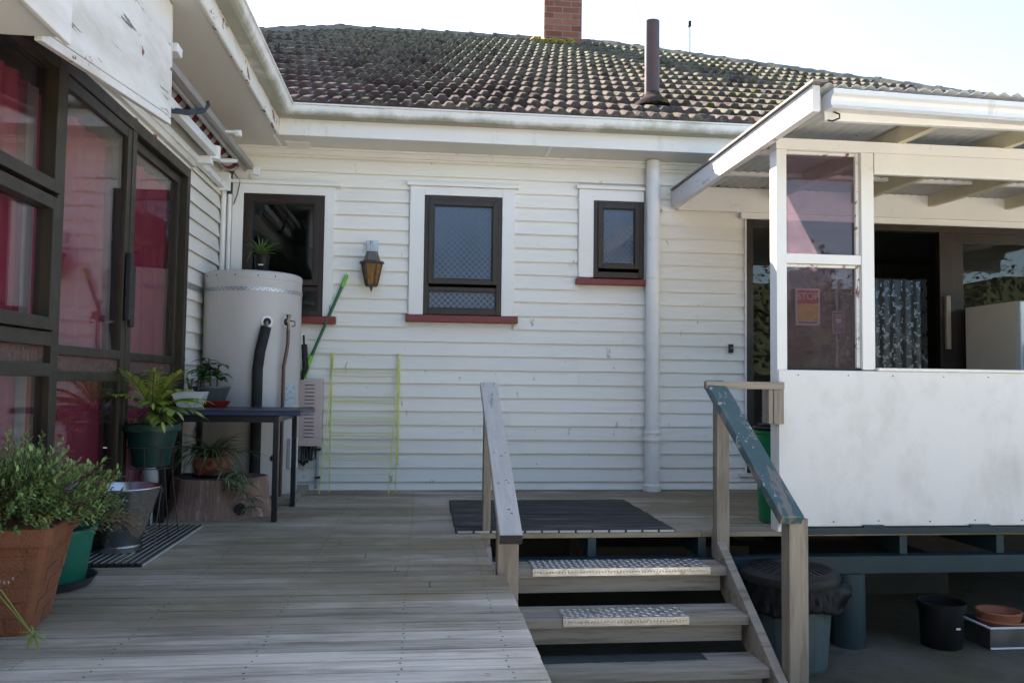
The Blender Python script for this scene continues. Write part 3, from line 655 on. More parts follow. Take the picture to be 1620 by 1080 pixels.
# curtains hung inside
def curtain(name, y0, y1, x, z0, z1, mat, label, amp=0.03, wl=0.11):
    mm = MB(); n = int((y1 - y0) / 0.012)
    for side in (0, 1):
        for i in range(n + 1):
            y = y0 + (y1 - y0) * i / n; t = 2 * math.pi * y / wl
            for z in (z0, (z0 + z1) / 2, z1):
                k = 1.0 if z < z1 else 0.6
                mm.v.append((x - side * 0.003 + amp * k * (math.sin(t) * 0.6 + 0.5 * math.sin(t * 0.43 + 1.0 + z * 0.3)), y, z))
    o_ = 3 * (n + 1)
    for i in range(n):
        for k in range(2):
            mm.face((3 * i + k, 3 * i + 3 + k, 3 * i + 4 + k, 3 * i + 1 + k), True)
            mm.face((o_ + 3 * i + 1 + k, o_ + 3 * i + 4 + k, o_ + 3 * i + 3 + k, o_ + 3 * i + k), True)
    return tag(mm.build(name, mat), label, 'curtain')
curtain('curtain', -1.66, -0.86, -1.70, 0.06, 2.12, curtain_red, 'red curtain inside the right glass panel beside the weatherboards')
curtain('curtain', -2.78, -1.90, -1.72, 0.06, 2.12, curtain_red, 'red curtain behind the sliding leaf with the black handle', 0.04, 0.13)
curtain('curtain', -4.20, -2.94, -1.70, 0.06, 2.12, curtain_red, 'dark red curtain inside the window nearest the left edge', 0.03)
curtain('curtain', -2.93, -2.85, -1.70, 0.06, 2.12, curtain_pale, 'pale strip of curtain beside the nearest red curtain', 0.015)

# ---- sliding door of the back wall under the verandah
f = MB(); x0, x1, z0, z1 = DOORB
f.box(x0, x0 + 0.06, -0.03, 0.06, z0, z1 - 0.02); f.box(x1 - 0.06, x1, -0.03, 0.06, z0, z1 - 0.02); f.box(x0 + 0.06, x1 - 0.06, -0.03, 0.06, z1 - 0.075, z1 - 0.02); f.box(x0 + 0.06, x1 - 0.06, -0.03, 0.06, z0, z0 + 0.07)
f.box(3.72, 3.80, -0.02, 0.05, z0 + 0.07, z1 - 0.075); f.box(4.40, 4.53, -0.025, 0.04, z0 + 0.07, z1 - 0.075)
f.box(4.53, x1 - 0.06, -0.018, 0.04, z1 - 0.16, z1 - 0.075); f.box(4.53, 4.62, -0.018, 0.04, z0 + 0.07, z1 - 0.16)
sd_ = f.build('sliding_door', bronze, house, bevel=0.003)
bx(x0 + 0.06, 3.72, 0.0, 0.008, z0 + 0.07, z1 - 0.075).build('pane', clear_glass, sd_)
bx(4.62, x1 - 0.06, 0.0, 0.008, z0 + 0.07, z1 - 0.16).build('pane', clear_glass, sd_)
bx(4.435, 4.475, -0.06, -0.026, 1.19, 1.645).build('handle', mk('aged_handle', (0.30, 0.26, 0.19), 0.5), sd_, bevel=0.006)
m = MB(); m.box(x0 - 0.05, x1 + 0.05, -0.05, 0.0, z1 - 0.02, z1 + 0.03); m.box(x0 - 0.012, x0, -0.035, 0, z0 - 0.01, z1 - 0.02); m.box(x0 - 0.06, x1, -0.05, 0.0, z0 - 0.03, z0 - 0.001)
m.build('casing', white_trim, sd_, bevel=0.003)
bx(5.58, 6.92, 4.10, 4.106, 0.99, 2.36).build('dimming_window_pane', glass('dimming_glass', (0.22, 0.24, 0.27)), house)  # dark tint added to dim the daylight behind the lace
lc = MB()
from mathutils import noise as mn
for i in range(150):
    for j in range(92):
        x = 5.60 + i * 0.0087; z = 1.0 + j * 0.0147; y = 3.99 + 0.02 * math.sin(i * 0.35)
        if mn.noise((x * 16, z * 13, 0)) + 0.8 * mn.noise((x * 42, z * 42, 3)) > -0.30 or 0.43 < (x - 5.6) % 0.5 or 2.02 < z < 2.06:
            lc.poly([(x, y, z), (x + 0.0088, y, z), (x + 0.0088, y, z + 0.0149), (x, y, z + 0.0149)])
tag(lc.build('lace_curtain', lace_mat), 'white lace curtain at the bright window seen through the dark open door', 'curtain')
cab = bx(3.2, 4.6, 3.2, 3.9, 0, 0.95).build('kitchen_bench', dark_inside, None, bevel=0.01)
tag(cab, 'dark kitchen bench inside beyond the open sliding door', 'bench')

# posters on the glass
def text_mesh(txt, size, loc, mat, name, parent, ext=0.0008):
    cu = bpy.data.curves.new(name, 'FONT'); cu.body = txt; cu.size = size; cu.extrude = ext; cu.align_x = 'CENTER'
    tmp = bpy.data.objects.new(name, cu); sc.collection.objects.link(tmp)
    dg = bpy.context.evaluated_depsgraph_get(); me = bpy.data.meshes.new_from_object(tmp.evaluated_get(dg))
    bpy.data.objects.remove(tmp); me.materials.clear(); me.materials.append(mat)
    o = bpy.data.objects.new(name, me); sc.collection.objects.link(o)
    o.rotation_euler = (R(90), 0, 0); o.parent = parent; o.location = Vector(loc) - WPOS.get(parent.name, Vector()); return o
po = thing('poster', (3.205, -0.034, 1.36), 'STOP poster with red top and yellow lower half on the sliding door glass', 'poster')
bx(3.10, 3.315, -0.034, -0.030, 1.37, 1.68).build('sheet', paper_w, po)
bx(3.115, 3.30, -0.036, -0.0345, 1.552, 1.665).build('red_panel', paper_r, po)
bx(3.115, 3.30, -0.036, -0.0345, 1.405, 1.551).build('yellow_panel', paper_y, po)
bx(3.125, 3.29, -0.036, -0.0345, 1.385, 1.398).build('footer_band', paper_k, po)
text_mesh('STOP', 0.082, (3.2075, -0.0365, 1.585), paper_w, 'lettering', po)
st_ = thing('sticker', (3.477, -0.034, 1.30), 'small dark notice with dashed white border beside the STOP poster', 'sticker')
bx(3.422, 3.532, -0.034, -0.031, 1.302, 1.497).build('sheet', paper_k, st_)
m = MB()
for i in range(4):
    m.box(3.428 + i * 0.027, 3.444 + i * 0.027, -0.036, -0.0345, 1.484, 1.492); m.box(3.428 + i * 0.027, 3.444 + i * 0.027, -0.036, -0.0345, 1.307, 1.315)
for i in range(6):
    m.box(3.424, 3.431, -0.036, -0.0345, 1.322 + i * 0.027, 1.338 + i * 0.027); m.box(3.523, 3.530, -0.036, -0.0345, 1.322 + i * 0.027, 1.338 + i * 0.027)
for z in (1.458, 1.442): m.box(3.445, 3.51, -0.036, -0.0345, z, z + 0.006)
m.box(3.452, 3.503, -0.036, -0.0345, 1.395, 1.43)
m.build('white_print', paper_w, st_)
bx(3.44, 3.515, -0.036, -0.0345, 1.352, 1.382).build('blue_band', paper_b, st_)

# ================================================================== VERANDAH
ver = thing('verandah', (2.1, -1.9, 0), 'white half enclosed verandah with corrugated roof and tinted panes', 'verandah')
YF = -1.9
bx(2.103, 2.166, YF, -1.80, 0.0, 2.288).build('post', white_trim, ver, bevel=0.003)
bx(2.641, 2.722, YF, -1.82, 0.962, 2.288).build('post', white_trim, ver, bevel=0.003)
bx(4.7, 4.78, YF + 0.001, -1.82, 0.962, 2.288).build('post', white_trim, ver, bevel=0.003)
bx(2.10, 6.4, YF - 0.003, -1.80, 2.289, 2.357).build('top_plate', white_trim, ver, bevel=0.003)
bx(2.7235, 6.4, YF - 0.006, YF + 0.03, 2.158, 2.2875).build('header_board', white_trim, ver, bevel=0.003)
bx(2.1675, 2.6395, YF + 0.004, -1.83, 1.598, 1.656).build('mid_rail', white_trim, ver, bevel=0.003)
m = MB(); m.box(2.106, 6.4, YF - 0.014, YF - 0.001, 0.032, 0.955); m.build('lower_panel', panel_white, ver, bevel=0.003)
m = MB(); m.box(2.7235, 6.4, YF - 0.03, -1.80, 0.956, 0.974); m.build('sill_board', white_trim, ver, bevel=0.003)
m = MB(); m.box(2.1675, 2.6395, YF + 0.02, -1.83, 0.957, 0.972); m.build('sill_board', rail_end, ver)
m = MB(); m.box(2.17, 6.4, -1.84, -1.81, 0.0, 0.95); m.build('inner_lining', white_trim, ver)
for (za, zb) in ((1.6565, 2.288), (0.973, 1.597)):
    bx(2.1675, 2.6395, -1.852, -1.847, za, zb).build('tinted_pane', tinted, ver)
    b = MB(); b.box(2.618, 2.6395, -1.875, -1.853, za, zb); b.box(2.1675, 2.175, -1.875, -1.853, za, zb); b.box(2.1755, 2.6175, -1.872, -1.853, zb - 0.018, zb - 0.001)
    b.build('glazing_bead', peel_paint, ver, bevel=0.002)
# roof
bx(2.03, 2.075, -2.51, -0.045, 2.312, 2.456).build('bargeboard', mk('barge_paint', (0.70, 0.68, 0.66), 0.5, var=0.08, vscale=4, vstretch=(1, 0.4, 2), patches=[((0.22, 0.20, 0.18), 6, 0.58, 0.72, (1, 0.4, 2)), ((0.10, 0.09, 0.08), 14, 0.66, 0.70, (1, 0.5, 1.5))], bump=0.2), ver, bevel=0.004)
bx(2.015, 2.10, -2.55, -0.045, 2.458, 2.474).build('barge_capping', mk('grey_capping', (0.22, 0.20, 0.18), 0.7, var=0.2, vscale=8), ver, bevel=0.003)
m = MB(); xs = [2.08 + i * 0.0127 for i in range(int((6.5 - 2.08) / 0.0127))]
for (y, z) in ((-2.56, 2.452), (-1.3, 2.484), (-0.013, 2.518)):
    for x in xs: m.v.append((x, y, z - 0.012 + 0.0115 * math.sin((x - 2.08) * 2 * math.pi / 0.0762)))
n = len(xs)
for j in range(2):
    for i in range(n - 1): m.face((j * n + i, j * n + i + 1, (j + 1) * n + i + 1, (j + 1) * n + i), True)
rs = m.build('corrugated_roof', galv, ver); sm = rs.modifiers.new('thick', 'SOLIDIFY'); sm.thickness = 0.002; sm.offset = 0
for i in range(6):
    x = 2.87 + i * 0.70
    rf = MB(); rf.hexa([(x, -2.44, 2.338), (x + 0.05, -2.44, 2.338), (x + 0.05, -0.075, 2.400), (x, -0.075, 2.400), (x, -2.44, 2.433), (x + 0.05, -2.44, 2.433), (x + 0.05, -0.075, 2.497), (x, -0.075, 2.497)])
    rf.build('rafter', cream_wood, ver, bevel=0.003)
bx(2.076, 2.115, -2.44, -0.075, 2.345, 2.430).build('rafter', white_trim, ver, bevel=0.003)
m = MB()
for y in (-1.25, -0.62): m.box(2.116, 6.4, y - 0.022, y + 0.022, 2.440 + (y + 1.25) * 0.026, 2.470 + (y + 1.25) * 0.026)
m.build('purlin', white_trim, ver)
bx(2.076, 6.4, -0.073, -0.028, 2.30, 2.500).build('ledger', white_trim, ver, bevel=0.003)
bx(2.115, 6.4, -2.475, -2.442, 2.280, 2.410).build('front_fascia', white_trim, ver, bevel=0.003)
# quad gutter at the front
pv = [(0, 2.405), (0.085, 2.398), (0.095, 2.404), (0.082, 2.418), (0.082, 2.44), (0.092, 2.458), (0.112, 2.468), (0.112, 2.492), (0.103, 2.497), (0.098, 2.475), (0.07, 2.46), (0.07, 2.41), (0, 2.412)]
pv = [(o_, z - 0.080) for o_, z in pv]
m = MB(); n = len(pv)
for x in (2.112, 6.5):
    for (o_, z) in pv: m.v.append((x, -2.477 - o_, z - 0.02 * (x - 2.112)))
for i in range(n): m.face((i, (i + 1) % n, n + (i + 1) % n, n + i))
gut = fix_normals(m.build('gutter', vgutter_paint, ver))
m = MB(); m.prism([(-2.477 - o_, z) for o_, z in pv[:8]] + [(-2.477, 2.41)], 'x', 2.108, 2.112); m.build('gutter_end', vgutter_paint, gut)
m = MB(); m.tube([(2.16, -2.482, 2.325), (2.175, -2.52, 2.30), (2.17, -2.53, 2.275), (2.14, -2.51, 2.265), (2.125, -2.49, 2.275)], 0.005, 6); m.build('rusty_hook', wire_dark, gut)

# ================================================================== DECK
deck = thing('deck', (-0.6, -1.9, 0), 'weathered grey timber deck of grooved boards running up to the house', 'deck')
m = MB(); BW = 0.1; i = 0
while True:
    y1 = -0.004 - i * BW; y0 = y1 - BW + 0.011
    if y0 < -6.98: break
    if y0 > -1.90:
        spans = [(-1.598, 0.75 + 0.9 * ((i * 37) % 10) / 10), None, ]
        xa = 0.2 + 2.4 * ((i * 37) % 10) / 10; spans = [(-1.598, xa), (xa + 0.003, 6.4)]
    else:
        xe = (0.385 if y0 < -2.90 else 0.342) + rnd(-0.0012, 0.0012); xa = -1.5 + 1.7 * ((i * 37) % 11) / 11; spans = [(-1.598, xa), (xa + 0.003, xe)] if i % 3 == 0 else [(-1.598, xe)]
    if False: spans = [(-1.598, (0.385 if y0 < -2.90 else 0.342) + rnd(-0.0012, 0.0012))]
    for (a, b) in spans:
        dz = rnd(-0.0012, 0.0012); m.box(a, b, y0, y1, -0.028 + dz, dz)
    i += 1
m.build('decking', timber_deck, deck, bevel=0.002, seg=1)
m = MB(); m.box(2.235, 6.4, -1.935, -1.906, -0.012, 0.026); m.build('edge_board', teal, deck, bevel=0.002)
for x in (0.99, 1.645, 2.252, 2.895, 3.52, 4.16, 4.8, 5.44):
    bx(x - 0.024, x + 0.024, -1.89, -0.05, -0.14, -0.030).build('joist', teal, deck, bevel=0.002)
bx(0.40, 6.4, -1.935, -1.84, -0.243, -0.141).build('bearer', teal, deck, bevel=0.003)
for x in (2.62, 3.30): bx(x, x + 0.13, -1.932, -1.915, 0.0265, 0.04).build('packer', teal, deck)
MB().lathe([(0.097, 0), (0.095, 0.3), (0.093, 0.429)], (2.55, -1.875, -0.67), 28).build('pile', teal, deck)
MB().lathe([(0.097, 0), (0.093, 0.429)], (4.9, -1.875, -0.67), 28).build('pile', teal, deck)
bx(0.30, 0.332, -6.98, -1.93, -0.66, -0.030).build('skirt_board', timber, deck)
# fallen bits on the boards
for k in range(16):
    d = MB(); x, y = rnd(-1.0, 0.3), rnd(-4.6, -3.0); a = rnd(0, 6.28); L = rnd(0.010, 0.028)
    d.blade((x, y, 0.004), (math.cos(a), math.sin(a), 0.12), L, L * 0.3, 0.3, 3)
    tag(d.build('fallen_leaf', debris_mat), 'tiny dry leaf scrap lying on the grey deck boards', 'leaf', 'fallen leaf scraps on the deck')

# ================================================================== STAIRCASE
stair = thing('staircase', (1.1, -2.4, -0.67), 'three step weathered timber stair with metal tread plates', 'stairs')
steps = [(-0.148, -2.14, -1.885), (-0.327, -2.45, -2.20), (-0.506, -2.71, -2.455)]
for (z, yn, yb) in steps:
    ymid = (yn + yb) / 2 + 0.02
    t = MB(); t.box(0.40, 1.70, yn, ymid - 0.003, z - 0.048, z); t.box(0.40, 1.70, ymid + 0.003, yb, z - 0.048, z - 0.001)
    o = t.build('tread', timber, stair, bevel=0.004)
    bx(0.42, 1.675, yn + 0.035, yn + 0.075, z - 0.135, z - 0.049).build('riser_board', timber, stair, bevel=0.003)
def chequer(mm, x0, x1, y0, y1, z):
    pt = 0.034; nx = int((x1 - x0) / pt); ny = int((y1 - y0) / pt)
    for i in range(nx):
        for j in range(ny):
            cx = x0 + pt * (i + 0.55); cy = y0 + pt * (j + 0.5)
            a = 0.5 if (i + j) % 2 else -0.5; d = Vector((math.cos(a), math.sin(a), 0)) * 0.019; e = Vector((-math.sin(a), math.cos(a), 0)) * 0.0065; c = Vector((cx, cy, z))
            b = len(mm.v); mm.v += [tuple(c - d), tuple(c - e), tuple(c + d), tuple(c + e), tuple(c + Vector((0, 0, 0.0042)))]
            for k in range(4): mm.face((b + k, b + (k + 1) % 4, b + 4))
def plate(x0, x1, step, y1):
    z, yn, yb = step; mm = MB(); mm.box(x0, x1, yn - 0.004, y1, z + 0.001, z + 0.0045); mm.box(x0, x1, yn - 0.0075, yn - 0.0042, z - 0.036, z + 0.0042)
    chequer(mm, x0, x1, yn, y1, z + 0.0046)
    nx = int((x1 - x0) / 0.017)
    for i in range(nx):
        cx = x0 + 0.010 + i * 0.017; a = 0.9 if i % 4 < 2 else -0.9; d = Vector((math.cos(a), 0, math.sin(a))) * 0.011; e = Vector((-math.sin(a), 0, math.cos(a))) * 0.003
        c = Vector((cx, yn - 0.0076, z - 0.016)); b = len(mm.v); mm.v += [tuple(c - d), tuple(c + e), tuple(c + d), tuple(c - e), tuple(c + Vector((0, -0.0035, 0)))]
        for k in range(4): mm.face((b + k, b + 4, b + (k + 1) % 4))
    return fix_normals(mm.build('tread_plate', alu, stair))
plate(0.612, 1.603, steps[0], -1.91); plate(0.727, 1.379, steps[1], -2.27)
m = MB(); z, yn, yb = steps[2]; pts = [(0.40 + i * 0.04, yb - 0.005) for i in range(27)]
low = [(x, -2.575 + rnd(-0.006, 0.006) + 0.012 * (x - 0.4)) for x, _ in pts]
m.v += [(x, y, z + 0.0015) for x, y in pts] + [(x, y, z + 0.0015) for x, y in low]
for i in range(26): m.face((27 + i, 28 + i, i + 1, i))
m.build('grip_strip', grip_strip, stair)
m = MB(); m.prism([(-1.90, 0.03), (-1.92, -0.0), (-2.98, -0.655), (-2.98, -0.668), (-2.66, -0.668), (-1.885, -0.22), (-1.885, 0.02)], 'x', 1.702, 1.75)
fix_normals(m.build('stringer', timber, stair, bevel=0.004))
m = MB(); m.prism([(-1.96, -0.06), (-2.98, -0.655), (-2.98, -0.668), (-2.66, -0.668), (-1.96, -0.25)], 'x', 0.373, 0.40)
fix_normals(m.build('stringer', timber, stair))

# handrails
hl = thing('handrail', (0.4, -2.4, 0), 'silver grey unpainted timber handrail on the left of the steps', 'handrail')
rb = MB(); p0 = Vector((0.393, -1.72, 0.842)); p1 = Vector((0.392, -3.05, 0.186)); rb.bar(p0, p1, 0.100, 0.045)
rail = rb.build('rail', rail_grey, hl, bevel=0.005)
dd = (p1 - p0).normalized()
e = MB(); e.bar(p1 + dd * 0.0005, p1 + dd * 0.004, 0.099, 0.044); e.build('end_grain', rail_end, rail)
m = MB()
for t in (0.03, 0.05, 0.12, 0.55, 0.57, 0.72, 0.735, 0.88, 0.9):
    for s_ in ((-0.03, 0.028) if int(t * 100) % 2 else (0.01,)):
        c = p0 + (p1 - p0) * t + Vector((s_ + rnd(-.006, .006), 0, 0.0262)); m.lathe([(0.006, -0.002), (0.005, 0.0)], tuple(c), 8)
m.build('nail_head', rail_end, rail)
bx(0.358, 0.402, -1.885, -1.79, -0.25, 0.775).build('newel_post', timber_v, hl, bevel=0.004)
bx(0.350, 0.446, -2.885, -2.79, -0.66, 0.235).build('newel_post', timber_v, hl, bevel=0.004)
hr = thing('handrail', (1.75, -2.4, 0), 'green handrail with peeling paint on the right of the steps', 'handrail')
rb = MB(); p0 = Vector((1.71, -1.90, 0.868)); p1 = Vector((1.757, -2.83, 0.222)); rb.bar(p0, p1, 0.115, 0.05); rb.build('rail', green_peel, hr, bevel=0.005)
bx(1.700, 1.775, -1.985, -1.915, -0.25, 0.83).build('newel_post', timber_v, hr, bevel=0.004)
bx(1.76, 1.79, -1.914, -1.885, 0.1, 0.83).build('brace_post', timber_v, hr)
m = MB(); m.box(1.757, 1.853, -2.80, -2.71, -0.668, 0.225); m.build('newel_post', timber_v, hr, bevel=0.004)
bx(1.645, 2.122, -1.96, -1.915, 0.838, 0.882).build('top_rail', timber, hr, bevel=0.004)
m = MB(); m.box(2.06, 2.122, -1.95, -1.916, 0.635, 0.837); m.build('fixing_block', timber_v, hr, bevel=0.003)
m = MB(); m.box(2.03, 2.059, -1.945, -1.85, 0.637, 0.837); m.build('fixing_block', timber_v, hr, bevel=0.003)

# mats
mt = thing('doormat', (0.84, -1.27, 0), 'wide dark ribbed rubber mat lying at the top of the steps', 'mat')
m = MB(); y = -1.885; i = 0
while y < -0.66:
    bend = 0.01 if -1.36 < y < -1.30 else 0; zt = 0.017 + rnd(-0.001, 0.002) + bend * 0.4
    m.box(0.205 + rnd(-0.004, 0.004), 1.483 + rnd(-0.004, 0.004), y, y + 0.0235, 0.003, zt); y += 0.0285; i += 1
m.build('rib', mat_dark, mt, bevel=0.003, seg=1)
m = MB(); m.box(0.212, 1.478, -1.888, -0.65, 0.002, 0.007); m.build('backing', pot_black, mt)
m = MB()
for k in range(13): m.box(0.215 + k * 0.098, 0.215 + k * 0.098 + 0.084, -1.8935, -1.8895, 0.003, 0.015)
m.build('front_edge', mat_edge, mt)
mt2 = thing('doormat', (-1.4, -2.15, 0), 'small black ribbed mat with pale edging by the glass door', 'mat')
m = MB()
for k in range(10): m.box(-1.56 + k * 0.0315, -1.56 + k * 0.0315 + 0.022, -2.66, -1.62, 0.003, 0.018)
m.build('rib', mk('black_mat_rib', (0.030, 0.031, 0.033), 0.4, island=0.25), mt2, bevel=0.003)
m = MB(); m.box(-1.562, -1.25, -2.655, -1.625, 0.0015, 0.006); m.build('backing', pot_black, mt2)
m = MB()
for k in range(10): m.box(-1.557 + k * 0.0315, -1.557 + k * 0.0315 + 0.0025, -2.658, -1.622, 0.0182, 0.0205)
m.box(-1.252, -1.247, -2.66, -1.62, 0.002, 0.012)
m.build('pale_line', mat_edge, mt2)

# ================================================================== HOT WATER CYLINDER
TX, TY, TR = -1.243, -0.40, 0.343
tk = thing('water_heater', (TX, TY, 0), 'tall pale grey outdoor hot water cylinder strapped in the corner', 'water heater')
m = MB(); m.lathe([(TR, 0.05), (TR, 0.14), (TR + 0.0015, 0.141), (TR + 0.0015, 0.15), (TR, 0.151), (TR, 1.565), (TR + 0.002, 1.566), (TR + 0.002, 1.60), (TR - 0.004, 1.615), (TR - 0.02, 1.624), (0.02, 1.632)], (TX, TY, 0), 72)
m.build('tank', tank_mat, tk)
m = MB(); m.lathe([(TR + 0.002, 1.475), (TR + 0.0045, 1.476), (TR + 0.0045, 1.503), (TR + 0.002, 1.504)], (TX, TY, 0), 72)
m.bar((TX - TR - 0.002, TY - 0.12, 1.49), (-1.585, TY - 0.46, 1.485), 0.003, 0.028); stp = m.build('strap', zinc, tk)
m = MB()
for k in range(120):
    t = 2 * math.pi * k / 120; p = Vector((TX + math.cos(t) * (TR + 0.0047), TY + math.sin(t) * (TR + 0.0047), 1.4895 + (0.006 if k % 2 else -0.006)))
    if p.y < TY: m.tube([p, p + Vector((math.cos(t), math.sin(t), 0)) * 0.0008], 0.004, 6)
m.build('strap_hole', saucer_grey, stp)
def tsurf(x, extra=0.0): return TY - math.sqrt(max(0, (TR + extra) ** 2 - (x - TX) ** 2))
vx1, vx2 = -1.088, -0.972; y1, y2 = tsurf(vx1), tsurf(vx2)
def disc(mm, x, z, r0, r1, d):  # collar facing outward from the tank
    n = Vector((x - TX, tsurf(x) - TY, 0)).normalized(); p = Vector((x, tsurf(x), z)); mm.tube([p - n * 0.002, p + n * d], r0, 20)
m = MB(); disc(m, vx1, 1.263, 0.042, 0, 0.006); m.build('collar', plastic_white, tk)
m = MB(); disc(m, vx2, 1.27, 0.040, 0, 0.006); m.build('collar', plastic_white, tk)
m = MB(); disc(m, vx1, 1.263, 0.026, 0, 0.012); m.build('port', pot_black, tk)
m = MB(); disc(m, vx2, 1.27, 0.026, 0, 0.012); m.build('port', pot_black, tk)
m = MB(); m.tube([(vx1, y1 - 0.005, 1.262), (vx1 + 0.004, y1 - 0.03, 1.255), (vx1 + 0.004, y1 - 0.034, 1.21)], 0.013, 10)
m.tube([(vx2, y2, 1.272), (vx2 + 0.03, y2 - 0.06, 1.272)], 0.014, 10); m.tube([(vx2 + 0.024, y2 - 0.05, 1.305), (vx2 + 0.024, y2 - 0.05, 1.20)], 0.011, 10)
m.tube([(vx2 + 0.04, y2 - 0.055, 1.275), (vx2 + 0.07, y2 - 0.06, 1.27), (vx2 + 0.072, y2 - 0.06, 1.24), (vx2 + 0.05, y2 - 0.06, 1.235)], 0.005, 8)
m.lathe([(0.016, 0), (0.018, 0.01), (0.014, 0.02)], (vx2 + 0.024, y2 - 0.05, 1.30), 12)
m.build('valve', brass, tk)
m = MB(); m.tube([(vx1 + 0.003, y1 - 0.036, 1.225), (vx1 - 0.012, y1 - 0.042, 1.15), (-1.118, tsurf(-1.118) - 0.045, 1.05), (-1.130, tsurf(-1.13) - 0.045, 0.93), (-1.130, tsurf(-1.13) - 0.045, 0.05)], 0.036, 14); m.build('lagged_pipe', lagging, tk)
m = MB(); m.tube([(vx2 + 0.024, y2 - 0.05, 1.21), (vx2 + 0.024, y2 - 0.05, 1.12), (-0.955, -0.66, 1.06), (-0.972, -0.665, 0.95), (-0.975, -0.665, 0.02)], 0.0125, 10); m.build('copper_pipe', copper, tk)
m = MB(); m.tube([(-0.905, -0.20, 1.20), (-0.90, -0.2, 1.12)], 0.008, 8); m.tube([(-0.90, -0.20, 1.13), (-0.885, -0.2, 0.95), (-0.91, -0.2, 0.86)], [0.022, 0.024, 0.012], 10)
m.build('relief_pipe', lagging, tk)
def curved_plate(mm, xa, xb, z0, z1, th):
    n = 6
    for i in range(n + 1):
        x = xa + (xb - xa) * i / n; nv = Vector((x - TX, tsurf(x) - TY, 0)).normalized(); p = Vector((x, tsurf(x), 0)) + nv * 0.001
        for (q, z) in ((0, z0), (th, z0), (th, z1), (0, z1)): mm.v.append(tuple(p + nv * q + Vector((0, 0, z))))
    for i in range(n):
        for k in range(4): mm.face((4 * i + k, 4 * i + (k + 1) % 4, 4 * i + 4 + (k + 1) % 4, 4 * i + 4 + k))
    mm.face((0, 3, 2, 1)); mm.face((4 * n, 4 * n + 1, 4 * n + 2, 4 * n + 3))
m = MB(); curved_plate(m, -0.965, -0.912, 0.685, 0.83, 0.002); fix_normals(m.build('rating_plate', plate_blue, tk))
m = MB(); curved_plate(m, -0.950, -0.915, 0.23, 0.445, 0.035); fix_normals(m.build('element_cover', plastic_white, tk, bevel=0.006))
m = MB(); disc(m, -1.03, 0.31, 0.022, 0, 0.012); m.build('drain_port', pot_black, tk)
m = MB()
for t in (-2.55, -2.2, -1.75, -1.3, -0.95): m.tube([(TX + math.cos(t) * (TR + 0.001), TY + math.sin(t) * (TR + 0.001), 1.585), (TX + math.cos(t) * (TR + 0.005), TY + math.sin(t) * (TR + 0.005), 1.585)], 0.005, 8)
m.build('rivet', pot_black, tk)
m = MB(); m.tube([(TX - 0.185, tsurf(TX - 0.185) - 0.0008, 0.06), (TX - 0.185, tsurf(TX - 0.185) - 0.0008, 1.56)], 0.0018, 4); m.build('seam', tank_mat, tk)
m = MB(); m.box(-1.59, -0.865, -0.79, -0.70, 0.002, 0.048); m.box(-0.945, -0.862, -0.698, -0.03, 0.002, 0.047); m.box(-1.59, -0.947, -0.698, -0.03, 0.002, 0.046)
m.build('timber_base', timber, tk, bevel=0.003)

# control box
cb = thing('control_box', (-0.85, -0.06, 0.345), 'pinkish louvred metal cover on the wall beside the cylinder', 'control box')
bx(-0.938, -0.765, -0.135, -0.012, 0.352, 0.872).build('cover', pinkbox, cb, bevel=0.006)
m = MB(); s2 = MB()
for k in range(15):
    z = 0.425 + k * 0.0285; m.prism([(-0.1352, z), (-0.1352, z + 0.017), (-0.147, z + 0.002)], 'x', -0.892, -0.822); s2.box(-0.893, -0.821, -0.1385, -0.1353, z - 0.005, z - 0.0005)
fix_normals(m.build('louvre', pinkbox, cb)); s2.build('slot', slot_dark, cb)
m = MB()
for k in range(4): m.tube([(-0.92 + k * 0.02, -0.07, 0.36), (-0.915 + k * 0.024, -0.09 - 0.01 * k, 0.24), (-0.90 + k * 0.03, -0.08, 0.20 + 0.02 * k), (-0.875 + k * 0.02, -0.06, 0.35)], 0.0075, 7)
m.tube([(-0.945, -0.08, 0.36), (-0.95, -0.08, 0.25), (-0.90, -0.08, 0.20), (-0.865, -0.07, 0.25), (-0.868, -0.06, 0.35)], 0.01, 8)
m.build('cable', cable_mat, cb)
m = MB(); m.tube([(-0.80, -0.05, 0.36), (-0.80, -0.05, 0.16), (-0.805, -0.055, 0.02)], 0.0125, 10); c = m.build('conduit_pipe', conduit, cb)
m = MB(); m.box(-0.815, -0.775, -0.07, -0.012, 0.315, 0.330); m.box(-0.815, -0.775, -0.07, -0.012, 0.10, 0.113); m.build('clip', pot_black, c)

# broom
br = thing('broom', (-0.93, -0.10, 0.874), 'green broom pole with lime handle leaning on wall above control box', 'broom')
A = Vector((-0.925, -0.10, 0.876)); B = Vector((-0.604, -0.035, 1.694)); d = (B - A).normalized()
m = MB(); m.tube([A + d * 0.14, B - d * 0.10], 0.0125, 10); m.build('pole', green_pole, br)
m = MB(); m.tube([A + d * 0.005, A + d * 0.04, A + d * 0.12, A + d * 0.185], [0.034, 0.030, 0.02, 0.017], 12); m.build('socket', lime, br)
m = MB(); m.tube([B - d * 0.105, B - d * 0.01, B], [0.015, 0.0145, 0.010], 10); m.build('grip', lime, br)
m = MB(); q = B - d * 0.31; m.tube([q, q + Vector((-0.014, -0.004, 0.012)), q + Vector((-0.014, -0.004, 0.04))], 0.003, 6); m.build('hook', green_pole, br)

